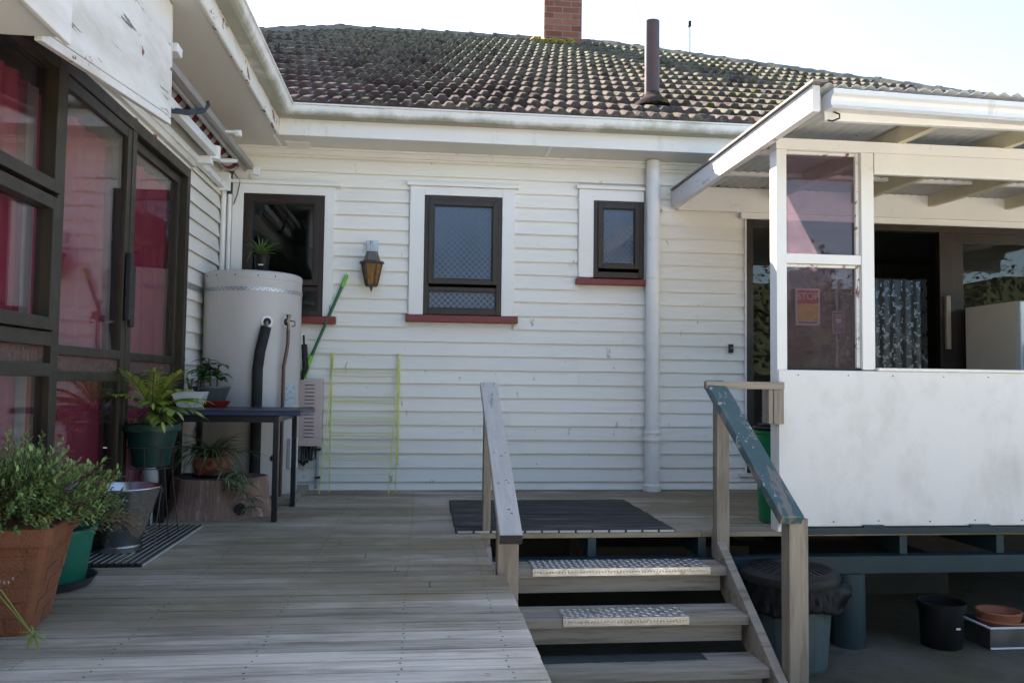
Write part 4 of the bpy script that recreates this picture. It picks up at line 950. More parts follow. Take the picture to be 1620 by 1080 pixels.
# airer
ar = thing('clothes_airer', (-0.47, -0.09, 0), 'folded yellow wire clothes airer leaning on the wall', 'clothes airer')
m = MB(); rr = 0.0045
uprights = [((-0.760, -0.20, 0), (-0.690, -0.045, 1.075)), ((-0.697, -0.10, 0), (-0.703, -0.04, 1.08)), ((-0.241, -0.20, 0), (-0.186, -0.045, 1.07)), ((-0.19, -0.10, 0), (-0.182, -0.04, 1.075)),
            ((-0.70, -0.075, 0.22), (-0.712, -0.035, 1.07)), ((-0.180, -0.075, 0.22), (-0.176, -0.035, 1.07))]
for a, b in uprights: m.tube([a, b], rr, 7)
m.build('upright', yellow_wire, ar)
m = MB()
def lerp(u, z): a, b = Vector(u[0]), Vector(u[1]); return a + (b - a) * ((z - a.z) / (b.z - a.z))
for (z, k) in ((0.945, 0), (0.925, 1), (0.895, 2), (0.735, 0), (0.70, 1), (0.69, 2), (0.58, 0), (0.555, 1), (0.54, 2), (0.462, 0), (0.45, 1), (0.43, 2), (0.36, 0), (0.335, 1), (0.262, 2), (0.253, 0), (0.14, 0)):
    ua, ub = ((uprights[0], uprights[2]), (uprights[1], uprights[3]), (uprights[4], uprights[5]))[k]
    a = lerp(ua, z); b = lerp(ub, z + rnd(-0.012, 0.006)); mid = (a + b) / 2 + Vector((0, 0, rnd(-0.008, 0.004))); m.tube([a - Vector((0.012, 0, 0)), mid, b + Vector((0.012, 0, 0))], 0.0028, 6)
m.build('rung', yellow_wire, ar)

# lantern
lt = thing('wall_lantern', (-0.405, -0.12, 1.75), 'black wall lantern with amber glass between the two bigger windows', 'wall lantern')
bx(-0.460, -0.365, -0.024, -0.010, 1.885, 1.975).build('wall_plate', zinc, lt, bevel=0.002)
m = MB(); m.tube([(-0.420, -0.025, 1.945), (-0.418, -0.09, 1.95), (-0.413, -0.12, 1.93), (-0.410, -0.12, 1.87)], 0.009, 8); m.build('arm', zinc, lt)
def frus(mm, c, r0, z0, r1, z1, n=6, rot=0.0):
    b = len(mm.v)
    for (r, z) in ((r0, z0), (r1, z1)):
        for k in range(n): t = 2 * math.pi * k / n + rot; mm.v.append((c[0] + r * math.cos(t), c[1] + r * math.sin(t), z))
    for k in range(n): mm.face((b + k, b + (k + 1) % n, b + n + (k + 1) % n, b + n + k))
    mm.face([b + k for k in reversed(range(n))]); mm.face([b + n + k for k in range(n)])
LC = (-0.408, -0.12)
m = MB(); frus(m, LC, 0.066, 1.795, 0.045, 1.868); m.build('cap', lantern_cap, lt, bevel=0.003)
m = MB(); frus(m, LC, 0.100, 1.773, 0.092, 1.794); m.build('brim', lantern_metal, lt, bevel=0.004)
m = MB(); frus(m, LC, 0.045, 1.610, 0.079, 1.772); m.build('amber_glass', amber, lt)
m = MB()
for k in range(6):
    t = 2 * math.pi * k / 6; m.tube([(LC[0] + 0.047 * math.cos(t), LC[1] + 0.047 * math.sin(t), 1.606), (LC[0] + 0.081 * math.cos(t), LC[1] + 0.081 * math.sin(t), 1.773)], 0.0045, 6)
frus(m, LC, 0.046, 1.594, 0.049, 1.609); m.build('cage', lantern_metal, lt)
m = MB(); m.lathe([(0.014, 1.593), (0.008, 1.58), (0.009, 1.572), (0.002, 1.553)], (LC[0], LC[1], 0), 10); m.build('finial', lantern_metal, lt)

# ================================================================== AWNING AND BOXING OVER THE GLASS DOOR
aw = thing('awning', (-1.5, -1.2, 2.35), 'folded red striped retractable awning under the eave above glass door', 'awning')
m = MB(); m.box(-1.395, -1.335, -2.4, -0.10, 2.485, 2.53); m.box(-1.385, -1.345, -2.4, -0.11, 2.531, 2.545); m.box(-1.40, -1.380, -2.4, -0.12, 2.462, 2.484); m.build('front_rail', awn_grey, aw, bevel=0.004)
m = MB(); m.tube([(-1.49, -2.4, 2.52), (-1.49, -0.14, 2.52)], 0.062, 18); m.build('fabric_roll', stripe_mat, aw)
m = MB(); m.poly([(-1.49, -2.4, 2.585), (-1.49, -0.14, 2.585), (-1.39, -0.14, 2.55), (-1.39, -2.4, 2.55)]); m.poly([(-1.40, -2.4, 2.47), (-1.40, -0.14, 2.47), (-1.37, -0.14, 2.40), (-1.37, -2.4, 2.40)]) if False else None
o = m.build('fabric', stripe_mat, aw); o.modifiers.new('t', 'SOLIDIFY').thickness = 0.003
m = MB(); m.box(-1.475, -1.42, -2.35, -0.80, 2.375, 2.435); m.build('arm', awn_white, aw, bevel=0.008)
m = MB(); m.tube([(-1.45, -0.84, 2.36), (-1.45, -0.84, 2.45)], 0.045, 14); m.tube([(-1.45, -0.80, 2.40), (-1.47, -0.6, 2.42), (-1.39, -0.45, 2.46)], 0.018, 10); m.build('elbow', awn_white, aw)
m = MB(); m.box(-1.575, -1.53, -2.4, -0.12, 2.325, 2.37); m.box(-1.592, -1.50, -0.14, -0.10, 2.31, 2.45); m.box(-1.59, -1.45, -0.90, -0.84, 2.318, 2.372); m.build('torsion_bar', awn_white, aw, bevel=0.005)
m = MB(); pts = [(-1.335, -1.45, 2.55), (-1.34, -1.55, 2.47), (-1.38, -1.72, 2.40), (-1.44, -1.88, 2.36), (-1.49, -1.95, 2.36)]
for i in range(4): m.bar(pts[i], pts[i + 1], 0.03, 0.012, (1, 0, 0.3))
m.build('strap', black_rubber, aw)
m = MB(); m.box(-1.36, -1.25, -1.02, -0.97, 2.50, 2.515); m.box(-1.28, -1.24, -0.99, -0.95, 2.49, 2.53); m.build('bracket', awn_white, aw, bevel=0.003)
bx(-1.33, -1.28, -0.14, -0.11, 2.44, 2.5).build('bracket', awn_white, aw, bevel=0.003)
# thick painted board that boxes the awning in
pm = thing('awning_pelmet', (-1.25, -3.0, 2.1), 'broad white board with cracked paint hanging above the glass door', 'pelmet')
m = MB(); m.prism([(-2.485, 2.140), (-2.50, 2.695), (-3.836, 2.695), (-3.836, 1.985)], 'x', -1.275, -1.25); fix_normals(m.build('board', pelmet_paint, pm, bevel=0.003))
m = MB(); m.prism([(-2.475, 2.098), (-2.475, 2.134), (-3.836, 1.979), (-3.836, 1.945)], 'x', -1.27, -1.245); fix_normals(m.build('bottom_batten', pelmet_paint, pm, bevel=0.003))
m = MB(); m.prism([(-2.473, 2.10), (-2.49, 2.69), (-2.485, 2.69), (-2.460, 2.11)], 'x', -1.276, -1.25); fix_normals(m.build('end_strip', peel_paint, pm))
m = MB(); m.bar((-1.26, -2.44, 2.50), (-1.26, -2.36, 2.495), 0.05, 0.045); m.build('bracket', awn_white, pm, bevel=0.003)
bxg = thing('eave_boxing', (-1.37, -4.9, 1.94), 'white boxed eave beam at the top left corner nearest the viewer', 'eave box')
m = MB(); m.box(-1.17, -1.15, -6.6, -3.845, 1.93, 2.69); m.build('side_board', pelmet_paint, bxg, bevel=0.004)
m = MB(); m.box(-1.592, -1.172, -4.18, -3.845, 1.955, 1.975); m.box(-1.592, -1.172, -6.6, -4.184, 1.955, 1.974); m.build('lining_board', white_side, bxg, bevel=0.003)
m = MB(); m.box(-1.592, -1.172, -3.868, -3.8455, 1.976, 2.69); m.build('end_board', pelmet_paint, bxg)

# ================================================================== TABLE AND POTS BY THE GLASS DOOR
tb = thing('table', (-1.15, -1.13, 0), 'black steel table with blue edged top in front of the cylinder', 'table')
bx(-1.56, -0.735, -1.475, -0.80, 0.665, 0.672).build('tabletop', table_top, tb, bevel=0.002)
bx(-1.565, -0.730, -1.48, -0.795, 0.640, 0.664).build('edging', table_blue, tb, bevel=0.004)
m = MB(); m.box(-1.50, -0.865, -1.45, -1.425, 0.598, 0.639); m.box(-1.50, -0.865, -0.85, -0.825, 0.60, 0.639); m.box(-0.888, -0.866, -1.424, -0.851, 0.60, 0.639); m.build('apron', table_leg, tb)
for (x, y) in ((-0.877, -1.452), (-0.862, -0.83), (-1.49, -0.83), (-1.535, -1.452)):
    bx(x - 0.016, x + 0.016, y - 0.016, y + 0.016, 0.0, 0.639).build('leg', table_leg, tb, bevel=0.003)

def pot(mm, c, prof, n=36, th=0.006, **k):
    """open pot: outer profile (r,z) bottom->top then inner wall down"""
    inner = [(max(0.004, r - th), z) for r, z in reversed(prof)]
    inner[-1] = (inner[-1][0], inner[-1][1] + 0.008)
    mm.lathe(prof + inner, c, n, **k)
# white square bowl
wb = thing('planter_bowl', (-1.482, -1.10, 0.672), 'small white square tapered planter on the table', 'planter')
m = MB()
def sqpot(mm, c, b, t, h, th, rot=0.0, zs=None):
    lv = [(b, 0), (t, h), (t - th, h), (b - th, 0.02)]
    base = len(mm.v)
    for (r, z) in lv:
        for k in range(4):
            a = math.pi / 4 + k * math.pi / 2 + rot; mm.v.append((c[0] + r * 1.4142 * math.cos(a), c[1] + r * 1.4142 * math.sin(a), c[2] + z))
    for i in range(3):
        for k in range(4): mm.face((base + 4 * i + k, base + 4 * i + (k + 1) % 4, base + 4 * i + 4 + (k + 1) % 4, base + 4 * i + 4 + k))
    mm.face([base + k for k in (3, 2, 1, 0)]); mm.face([base + 12 + k for k in range(4)])
sqpot(m, (-1.482, -1.10, 0.672), 0.062, 0.10, 0.104, 0.007); m.build('bowl', pot_white, wb, bevel=0.006)
# grey bowl with plant in red saucer
gp = thing('potted_plant', (-1.39, -0.93, 0.672), 'broad leaved plant in a slate grey bowl on the table', 'potted plant')
m = MB(); pot(m, (-1.395, -0.93, 0.705), [(0.08, 0), (0.09, 0.01), (0.118, 0.09), (0.124, 0.095), (0.124, 0.104)], 36); m.build('bowl', pot_slate, gp)
MB().lathe([(0.10, 0), (0.112, 0.006), (0.002, 0.012)], (-1.395, -0.93, 0.785), 24).build('soil', soil, gp)
m = MB(); st2 = MB()
for (sx, hh) in ((-1.44, 0.17), (-1.40, 0.20), (-1.36, 0.16)):
    top = Vector((sx + rnd(-.02, .02), -0.94 + rnd(-.03, .03), 0.79 + hh)); st2.tube([(sx, -0.93, 0.79), top], 0.006, 6)
    for k in range(16):
        a = rnd(0, 6.28); t = rnd(0.3, 1.0); b = Vector((sx, -0.93, 0.79)).lerp(top, t); m.blade(b, (math.cos(a), math.sin(a), rnd(0.1, 0.7)), rnd(0.08, 0.13), rnd(0.035, 0.055), rnd(0.7, 1.6), 5, 0.12)
m.build('foliage', leaf_mid, gp); st2.build('stem', stem_mat, gp)
rs_ = MB(); pot(rs_, (-1.372, -0.955, 0.6725), [(0.07, 0), (0.085, 0.004), (0.107, 0.036), (0.110, 0.04)], 36, 0.005)
tag(rs_.build('plant_saucer', saucer_red), 'bright red plastic saucer under the grey bowl', 'saucer')
# jade cutting by the white bowl
jd = thing('succulent', (-1.46, -1.06, 0.675), 'dark round leaved succulent cutting behind the white planter', 'succulent')
m = MB(); s2 = MB()
for k in range(5):
    a = Vector((-1.495 + k * 0.012, -1.07, 0.70)); b = a + Vector((rnd(-.04, .02), rnd(-.02, .02), rnd(0.10, 0.18))); s2.tube([a, b], 0.004, 6)
    for j in range(9):
        q = a.lerp(b, rnd(0.35, 1.05)); t = rnd(0, 6.28); m.blade(q, (math.cos(t), math.sin(t), 0.5), rnd(0.022, 0.034), 0.022, 0.4, 4, 0.05, 0.4)
m.build('foliage', leaf_mid, jd); s2.build('stem', stem_mat, jd)
# stump
sp = thing('tree_stump', (-1.27, -1.10, 0), 'cut tree stump used as a plant stand under the table', 'tree stump')
m = MB(); n = 64; prof = [(1.10, 0.0), (1.06, 0.04), (1.0, 0.10), (0.985, 0.18), (0.965, 0.232), (0.93, 0.237)]
for (k_, z) in prof:
    for k in range(n):
        t = 2 * math.pi * k / n; r = 0.30 * k_ * (1 + 0.05 * math.sin(3 * t + 0.5) + 0.025 * math.sin(8 * t) + 0.012 * math.sin(17 * t + 1))
        if z < 0.12:
            for (ta, am) in ((-1.0, 0.22), (-0.35, 0.25), (-2.3, 0.16)): r += 0.10 * am * math.exp(-((t - 2 * math.pi - ta + math.pi) % (2 * math.pi) - math.pi) ** 2 / 0.05) * (1 - z / 0.12) * 3
        m.v.append((-1.29 + r * math.cos(t), -1.10 + r * 0.86 * math.sin(t), z))
for i in range(len(prof) - 1):
    for k in range(n): m.face((i * n + k, i * n + (k + 1) % n, (i + 1) * n + (k + 1) % n, (i + 1) * n + k), True)
m.build('bark', bark, sp)
m = MB(); m.poly([m_ for m_ in [(-1.29 + 0.278 * (1 + 0.05 * math.sin(3 * t + 0.5)) * math.cos(t), -1.10 + 0.225 * (1 + 0.05 * math.sin(3 * t + .5)) * math.sin(t), 0.2375) for t in [2 * math.pi * k / 40 for k in range(40)]]]); m.build('cut_top', stump_top, sp)
m = MB(); m.tube([(-1.10, -1.365, 0.06), (-1.10, -1.33, 0.06)], 0.035, 12); m.build('knot_hole', rail_end, sp)
# spider plant in terracotta
sd2 = thing('spider_plant', (-1.32, -1.15, 0.238), 'variegated spider plant in a terracotta strawberry pot on the stump', 'potted plant')
m = MB(); pot(m, (-1.32, -1.15, 0.252), [(0.075, 0), (0.105, 0.03), (0.117, 0.065), (0.108, 0.10), (0.098, 0.115)], 40, 0.008, flute=5, fdepth=0.05); m.build('pot', terracotta, sd2)
m = MB()
for (dx, dz) in ((-0.03, 0.035), (0.01, 0.08), (-0.05, 0.02), (0.06, 0.07), (0.045, 0.03)):
    y = -1.15 - math.sqrt(max(0.001, 0.119 ** 2 - dx * dx)); m.tube([(-1.32 + dx, y + 0.012, 0.252 + dz), (-1.32 + dx, y - 0.001, 0.252 + dz)], 0.016, 10)
m.build('painted_spot', terra_dark, sd2)
m = MB()
for k in range(100):
    a = rnd(0, 6.28); e_ = rnd(0.5, 1.6); m.blade((-1.32 + rnd(-.05, .05), -1.15 + rnd(-.05, .05), 0.355), (math.cos(a), math.sin(a) - 0.2, e_), rnd(0.18, 0.36), rnd(0.008, 0.014), rnd(1.0, 2.4), 7, 0.3)
m.build('foliage', mk('spider_leaf', (0.13, 0.165, 0.075), 0.5, island=0.5, trans=0.2), sd2)
m = MB()
for cx_, cz_ in ((-1.17, 0.30), (-1.11, 0.24), (-1.07, 0.17), (-1.13, 0.20), (-1.04, 0.12), (-1.09, 0.28), (-1.02, 0.08), (-1.15, 0.26), (-1.05, 0.22)):
    for k in range(22):
        a = rnd(0, 6.28); m.blade((cx_ + rnd(-.02, .02), -1.40 + rnd(-.05, .04), cz_), (math.cos(a), math.sin(a) - 0.3, rnd(-0.3, 0.9)), rnd(0.05, 0.13), rnd(0.006, 0.011), rnd(1.0, 2.2), 5, 0.3)
m.build('plantlets', leaf_stripe, sd2)
m = MB()
for k in range(14):
    a = Vector((-1.30 + rnd(-.04, .06), -1.17, 0.37)); b = Vector((rnd(-1.20, -1.02), -1.38 + rnd(-.05, .05), rnd(0.08, 0.33))); mid = (a + b) / 2 + Vector((0, -0.05, 0.10)); m.tube([a, a.lerp(mid, 0.6) + Vector((0, 0, .04)), mid, mid.lerp(b, .6), b], 0.002, 5)
m.build('runner', leaf_dry, sd2)
sb_ = MB(); pot(sb_, (-1.32, -1.15, 0.2385), [(0.095, 0), (0.118, 0.012), (0.122, 0.018)], 36, 0.005); tag(sb_.build('plant_saucer', saucer_blue), 'dark blue glazed saucer under the terracotta pot on the stump', 'saucer')
# grey pvc pipe behind the planter
pv_ = MB(); pv_.tube([(-1.585, -1.52, 0.0), (-1.585, -1.52, 0.62)], 0.022, 14); pv_.lathe([(0.03, 0.22), (0.045, 0.24), (0.05, 0.28), (0.04, 0.32), (0.024, 0.34)], (-1.585, -1.52, 0), 16)
tag(pv_.build('drain_pipe', conduit), 'grey plastic drain pipe standing beside the stump behind the planter', 'pipe')
# green planter with palm on wire stand
pl = thing('palm_planter', (-1.447, -1.95, 0), 'yellow green palm in a dark green plastic planter by the door', 'potted plant')
m = MB(); pot(m, (-1.447, -1.95, 0.385), [(0.086, 0), (0.094, 0.004), (0.130, 0.188), (0.148, 0.19), (0.150, 0.205), (0.147, 0.226)], 44, 0.008); m.build('pot', pot_green, pl)
MB().lathe([(0.12, 0), (0.13, 0.004), (0.003, 0.012)], (-1.447, -1.95, 0.585), 24).build('soil', soil, pl)
m = MB()
for k in range(60):
    a = rnd(0, 6.28); r_ = rnd(0.02, 0.13); q = Vector((-1.447 + r_ * math.cos(a), -1.95 + r_ * math.sin(a), 0.60))
    for j in range(4): t = rnd(0, 6.28); m.blade(q + Vector((0, 0, rnd(0, 0.05))), (math.cos(t), math.sin(t), 0.6), rnd(0.012, 0.022), 0.014, 0.5, 3, 0.1, .3)
m.build('ground_leaves', leaf_mid, pl)
m = MB(); s2 = MB(); s2.tube([(-1.45, -1.95, 0.59), (-1.452, -1.95, 0.66)], [0.014, 0.010], 8)
def frond(b, d, L, n=17, lw=0.017, ll=0.12, droop=1.0):
    p = Vector(b); d = Vector(d).normalized(); pts = [p.copy()]
    for i in range(n):
        t = i / n; side = d.cross(Vector((0, 0, 1))).normalized()
        if t > 0.22:
            for s_ in (-1, 1):
                dirv = d * 0.8 + side * s_ * 0.75 + Vector((0, 0, 0.15)); m.blade(p, dirv, ll * (1.0 - 0.45 * abs(t - 0.55) * 2) * rnd(0.85, 1.1), lw, rnd(0.5, 1.1), 4, 0.12)
        p = p + d * (L / n); pts.append(p.copy()); d = (d + Vector((0, 0, -droop / n))).normalized()
    m.blade(p, d, ll * 0.7, lw, 0.5, 4, 0.1); s2.tube(pts, [0.0035] * (len(pts) - 1) + [0.0015], 5)
for (dx, dy, dz, L) in ((0.55, -0.3, 1.3, 0.32), (1.0, -0.5, 0.9, 0.30), (-0.8, -0.4, 1.1, 0.30), (-0.5, -0.8, 1.0, 0.28), (0.3, -0.9, 0.8, 0.26), (0.9, 0.2, 0.5, 0.24), (-1.0, 0.1, 0.6, 0.26), (0.7, -0.7, 0.6, 0.27), (-0.1, 0.6, 1.2, 0.27), (0.8, -0.6, 1.2, 0.30), (0.2, -0.6, 1.3, 0.32), (-0.3, -0.5, 1.3, 0.30), (1.0, 0.0, 0.9, 0.28), (0.6, -1.0, 0.4, 0.22)):
    frond((-1.452, -1.95, 0.66), (dx, dy, dz), L)
m.build('fronds', leaf_yg, pl); s2.build('trunk', stem_mat, pl)
ws = thing('wire_plant_stand', (-1.447, -1.95, 0), 'thin rusty wire stand holding up the green planter', 'plant stand')
m = MB()
for k in range(8):
    t = 2 * math.pi * k / 8; m.tube([(-1.447 + 0.125 * math.cos(t), -1.95 + 0.125 * math.sin(t), 0.49), (-1.447 + 0.106 * math.cos(t), -1.95 + 0.106 * math.sin(t), 0.378)], 0.0025, 5)
for (r_, z) in ((0.1275, 0.49), (0.107, 0.378)): m.tube([(-1.447 + r_ * math.cos(2 * math.pi * k / 28), -1.95 + r_ * math.sin(2 * math.pi * k / 28), z) for k in range(29)], 0.003, 5)
for t in (0.5, 1.5, 2.6, 3.7, 4.7, 5.7): m.tube([(-1.447 + 0.107 * math.cos(t), -1.95 + 0.107 * math.sin(t), 0.378), (-1.447 + 0.15 * math.cos(t), -1.95 + 0.15 * math.sin(t), 0.02)], 0.003, 5)
m.build('wire_frame', wire_dark, ws)
# steel bucket
bk = thing('bucket', (-1.447, -2.37, 0.02), 'shiny stainless steel bucket standing on the black ribbed mat', 'bucket')
m = MB(); c = (-1.447, -2.37, 0.0207); pr_ = [(0.095, 0.0), (0.098, 0.025), (0.090, 0.03), (0.172, 0.295), (0.178, 0.300), (0.180, 0.306), (0.176, 0.310)]
m.lathe(pr_ + [(0.168, 0.300), (0.088, 0.05)], c, 56); m.build('shell', steel, bk)
m = MB(); m.tube([(-1.447 + 0.176, -2.37, 0.318), (-1.447 + 0.20, -2.375, 0.305), (-1.447 + 0.185, -2.41, 0.17), (-1.447 + 0.15, -2.47, 0.09), (-1.42, -2.56, 0.06), (-1.56, -2.50, 0.13), (-1.447 - 0.18, -2.37, 0.31)], 0.003, 6) if False else None
m.tube([(-1.26, -2.385, 0.325), (-1.262, -2.38, 0.30), (-1.285, -2.36, 0.15), (-1.29, -2.36, 0.02)], 0.0028, 6); m.tube([(-1.268, -2.39, 0.318), (-1.25, -2.40, 0.325), (-1.255, -2.38, 0.305)], 0.004, 6)
m.build('bail_handle', dull_steel, bk)
# jade green pot with saucer
jp = thing('plant_pot', (-1.52, -2.99, 0), 'jade green round plastic pot between brick patterned pot and bucket', 'plant pot')
m = MB(); pot(m, (-1.52, -2.99, 0.014), [(0.135, 0), (0.142, 0.008), (0.172, 0.205), (0.182, 0.207), (0.184, 0.226)], 48, 0.007); m.build('pot', pot_jade, jp)
MB().lathe([(0.15, 0), (0.165, 0.004), (0.003, 0.01)], (-1.52, -2.99, 0.195), 24).build('soil', soil, jp)
sg = MB(); pot(sg, (-1.52, -2.99, 0.001), [(0.150, 0), (0.165, 0.004), (0.186, 0.035), (0.19, 0.038)], 48, 0.005); tag(sg.build('plant_saucer', saucer_grey), 'charcoal saucer under the jade green pot', 'saucer')
# brick pattern pot with shrub
bp = thing('shrub_planter', (-1.36, -3.56, 0), 'bushy small leaved shrub in a square brick patterned pot', 'potted plant')
m = MB(); cP = (-1.455, -3.55, 0.0); rot = R(10)
lv = [(0.148, 0.0), (0.203, 0.30), (0.220, 0.302), (0.224, 0.36), (0.210, 0.362), (0.19, 0.33)]
def sqring(mm, c, r, z, rot, rad=0.15, n=6):
    ids = []
    for k in range(4):
        a0 = k * math.pi / 2
        for j in range(n):
            a = a0 + (math.pi / 2) * j / (n - 1); rr = r * rad; cxy = Vector((math.cos(a0 + math.pi / 4), math.sin(a0 + math.pi / 4))) * (r - rr) * 1.4142
            p = cxy + Vector((math.cos(a), math.sin(a))) * rr
            q = Vector((p.x * math.cos(rot) - p.y * math.sin(rot), p.x * math.sin(rot) + p.y * math.cos(rot)))
            ids.append(len(mm.v)); mm.v.append((c[0] + q.x, c[1] + q.y, c[2] + z))
    return ids
rings = [sqring(m, cP, r, z, rot) for r, z in lv]
for i in range(len(rings) - 1):
    L_ = len(rings[i])
    for k in range(L_): m.face((rings[i][k], rings[i][(k + 1) % L_], rings[i + 1][(k + 1) % L_], rings[i + 1][k]))
m.face(list(reversed(rings[0]))); m.face(rings[-1])
m.build('pot', brickpot, bp, bevel=0.004)
# raised brick blocks on the pot faces
m = MB()
for face in range(4):
    a = face * math.pi / 2 + rot; nrm = Vector((math.cos(a), math.sin(a), 0)); tg = Vector((-math.sin(a), math.cos(a), 0)); z = 0.012; row = 0
    while z < 0.28:
        hgt = 0.052; half = 0.148 + 0.055 * z / 0.30 - 0.024; u = -half - (0.05 if row % 2 else 0)
        while u < half:
            L_ = rnd(0.08, 0.12); a_, b_ = max(u, -half), min(u + L_ - 0.008, half)
            if b_ - a_ > 0.015:
                def PT(uu, zz, o_): rr = 0.148 + 0.055 * zz / 0.30; return Vector((cP[0], cP[1], 0)) + nrm * (rr + o_) + tg * uu + Vector((0, 0, zz))
                th_ = rnd(0.001, 0.006); zb = z + hgt - 0.006
                m.hexa([PT(a_, z, -0.004), PT(a_, z, th_), PT(b_, z, th_), PT(b_, z, -0.004), PT(a_, zb, -0.004), PT(a_, zb, th_), PT(b_, zb, th_), PT(b_, zb, -0.004)])
            u += L_
        z += hgt; row += 1
fix_normals(m.build('brick_relief', brickpot, bp, bevel=0.002))
m = MB(); s2 = MB(); fl_ = MB()
SC = Vector((-1.425, -3.54, 0.36))
for k in range(500):
    a = rnd(0, 6.28); ph = random.random() ** 0.6; d = Vector((math.cos(a), math.sin(a), 0)); rx = 0.33 * math.sqrt(random.random())
    tip = SC + Vector((d.x * rx * (1.15 if d.x > 0 else 1.0), d.y * rx * 0.95, 0.0)); hmax = 0.285 * math.sqrt(max(0.02, 1 - (rx / 0.36) ** 2)) + 0.02
    tip.z = SC.z - 0.03 + hmax * (0.15 + 0.85 * ph) + rnd(-0.03, 0.045)
    if d.x > 0.6 and rx > 0.24: tip.z -= 0.02; tip.x += rnd(-0.02, 0.03)
    base = SC.lerp(tip, 0.45) + Vector((rnd(-.03, .03), rnd(-.03, .03), -0.03)); sd_v = (tip - base)
    L_ = min(rnd(0.10, 0.16), sd_v.length); dirv = sd_v.normalized(); base = tip - dirv * L_
    s2.tube([base, tip], [0.0022, 0.001], 4, False)
    for j in range(15):
        t = j / 15; q = base.lerp(tip, 0.15 + 0.85 * t); aa = j * 2.4 + a; o1 = dirv.orthogonal().normalized(); o2 = dirv.cross(o1)
        m.blade(q, dirv * 0.75 + o1 * math.cos(aa) * 0.8 + o2 * math.sin(aa) * 0.8, rnd(0.016, 0.026), rnd(0.007, 0.011), 0.3, 2, 0.1, 0.6)
for k in range(13):   # long sprigs to the right, over the bucket
    b = SC + Vector((rnd(0.12, 0.25), rnd(-.15, .15), rnd(0.0, 0.12))); tip = b + Vector((rnd(0.08, 0.17), rnd(-.05, .05), rnd(-0.02, 0.10))); s2.tube([b, (b + tip) / 2 + Vector((0, 0, -0.012)), tip], 0.0016, 4)
    dirv = (tip - b).normalized(); o1 = dirv.orthogonal().normalized(); o2 = dirv.cross(o1)
    for j in range(12):
        q = b.lerp(tip, 0.35 + 0.65 * j / 12); aa = j * 2.4; m.blade(q, dirv * 0.8 + o1 * math.cos(aa) * .7 + o2 * math.sin(aa) * .7 + Vector((0, 0, .3)), rnd(0.016, 0.026), rnd(0.006, 0.010), 0.3, 2, 0.1, .5)
m.build('foliage', leaf_shrub, bp); s2.build('twigs', stem_mat, bp)
for (c_, n_) in (((-1.53, -3.79, 0.50), 0), ((-1.395, -3.81, 0.425), 1), ((-1.345, -3.80, 0.405), 1), ((-1.10, -3.60, 0.49), 0), ((-1.30, -3.45, 0.64), 0), ((-1.22, -3.50, 0.66), 0)):
    fl_ = MB()
    for k in range(9):
        a = rnd(0, 6.28); fl_.cur = 0 if n_ else 1
        fl_.blade(c_, (math.cos(a), math.sin(a), rnd(0.2, 1)), rnd(0.012, 0.022), 0.008, 0.2, 3, 0.1, 0.3)
        fl_.cur = 1; fl_.blade(c_, (math.cos(a + .3), math.sin(a + .3), 1.2), 0.012, 0.006, 0.2, 2, 0.1)
    fl_.build('blossom', [flower_w, flower_r], bp)
for k in range(9):
    a = rnd(0, 6.28); r_ = rnd(0.05, 0.26); c_ = SC + Vector((math.cos(a) * r_, -abs(math.sin(a)) * r_ * 0.9, 0.10 + rnd(-.06, .10))); fl_ = MB()
    for j in range(7):
        t = rnd(0, 6.28); fl_.blade(c_, (math.cos(t), math.sin(t) - .4, rnd(-.2, 1)), rnd(0.010, 0.016), 0.006, 0.2, 2, 0.1, 0.3)
    fl_.build('blossom', flower_w if k % 3 else flower_r, bp)
m = MB()   # strappy leaves and trailing pale flowers at the left edge
for (b, d, L_, w_, dr_) in (((-1.44, -3.72, 0.38), (0.25, -0.2, 1.2), 0.26, 0.016, 0.8), ((-1.46, -3.70, 0.40), (0.45, 0.1, 1.0), 0.20, 0.013, 0.6), ((-1.38, -3.70, 0.42), (0.9, 0.1, 0.55), 0.16, 0.007, -0.1), ((-1.44, -3.62, 0.42), (0.35, 0.4, 1.3), 0.30, 0.008, 0.1)): m.blade(b, d, L_, w_, dr_, 8, 0.2)
m.build('strap_leaf', leaf_yg, bp)
m = MB()
for k in range(9):
    c_ = Vector((-1.385 + k * 0.013, -3.80, 0.215 + rnd(-.012, .012)))
    for j in range(5): a = j * 1.2566; m.blade(c_, (math.cos(a), -0.35, math.sin(a)), 0.007, 0.003, 0.0, 2, 0.1)
m.build('trailing_flowers', flower_w, bp)
m = MB(); s2 = MB()
tipP = Vector((-1.155, -3.93, 0.075))
for b in ((-1.40, -3.82, 0.26), (-1.42, -3.82, 0.24)): s2.tube([b, Vector(b).lerp(tipP, 0.5) + Vector((0, 0, 0.03)), tipP], 0.002, 5)
for k in range(22):
    a = rnd(0, 6.28); m.blade(tipP, (math.cos(a), math.sin(a) * 0.5, rnd(-0.8, 0.9)), rnd(0.03, 0.065), rnd(0.004, 0.007), rnd(0.8, 2.0), 5, 0.25)
m.build('hanging_plantlet', leaf_yg, bp); s2.build('runner', leaf_yg, bp)
m = MB()
for k in range(30):
    a = Vector((-1.13, -3.42, 0.355)) + Vector((rnd(-.02, .02), rnd(-.1, .1), rnd(-.02, .02))); b = a + Vector((rnd(0.02, 0.14), rnd(-.05, .05), rnd(-0.09, 0.03))); m.tube([a, a.lerp(b, .5) + Vector((0, 0, .012)), b], 0.0013, 4)
    m.blade(b, (rnd(-1, 1), rnd(-1, 1), rnd(-.5, .5)), 0.012, 0.006, .2, 2)
m.build('dry_twigs', leaf_dry, bp)
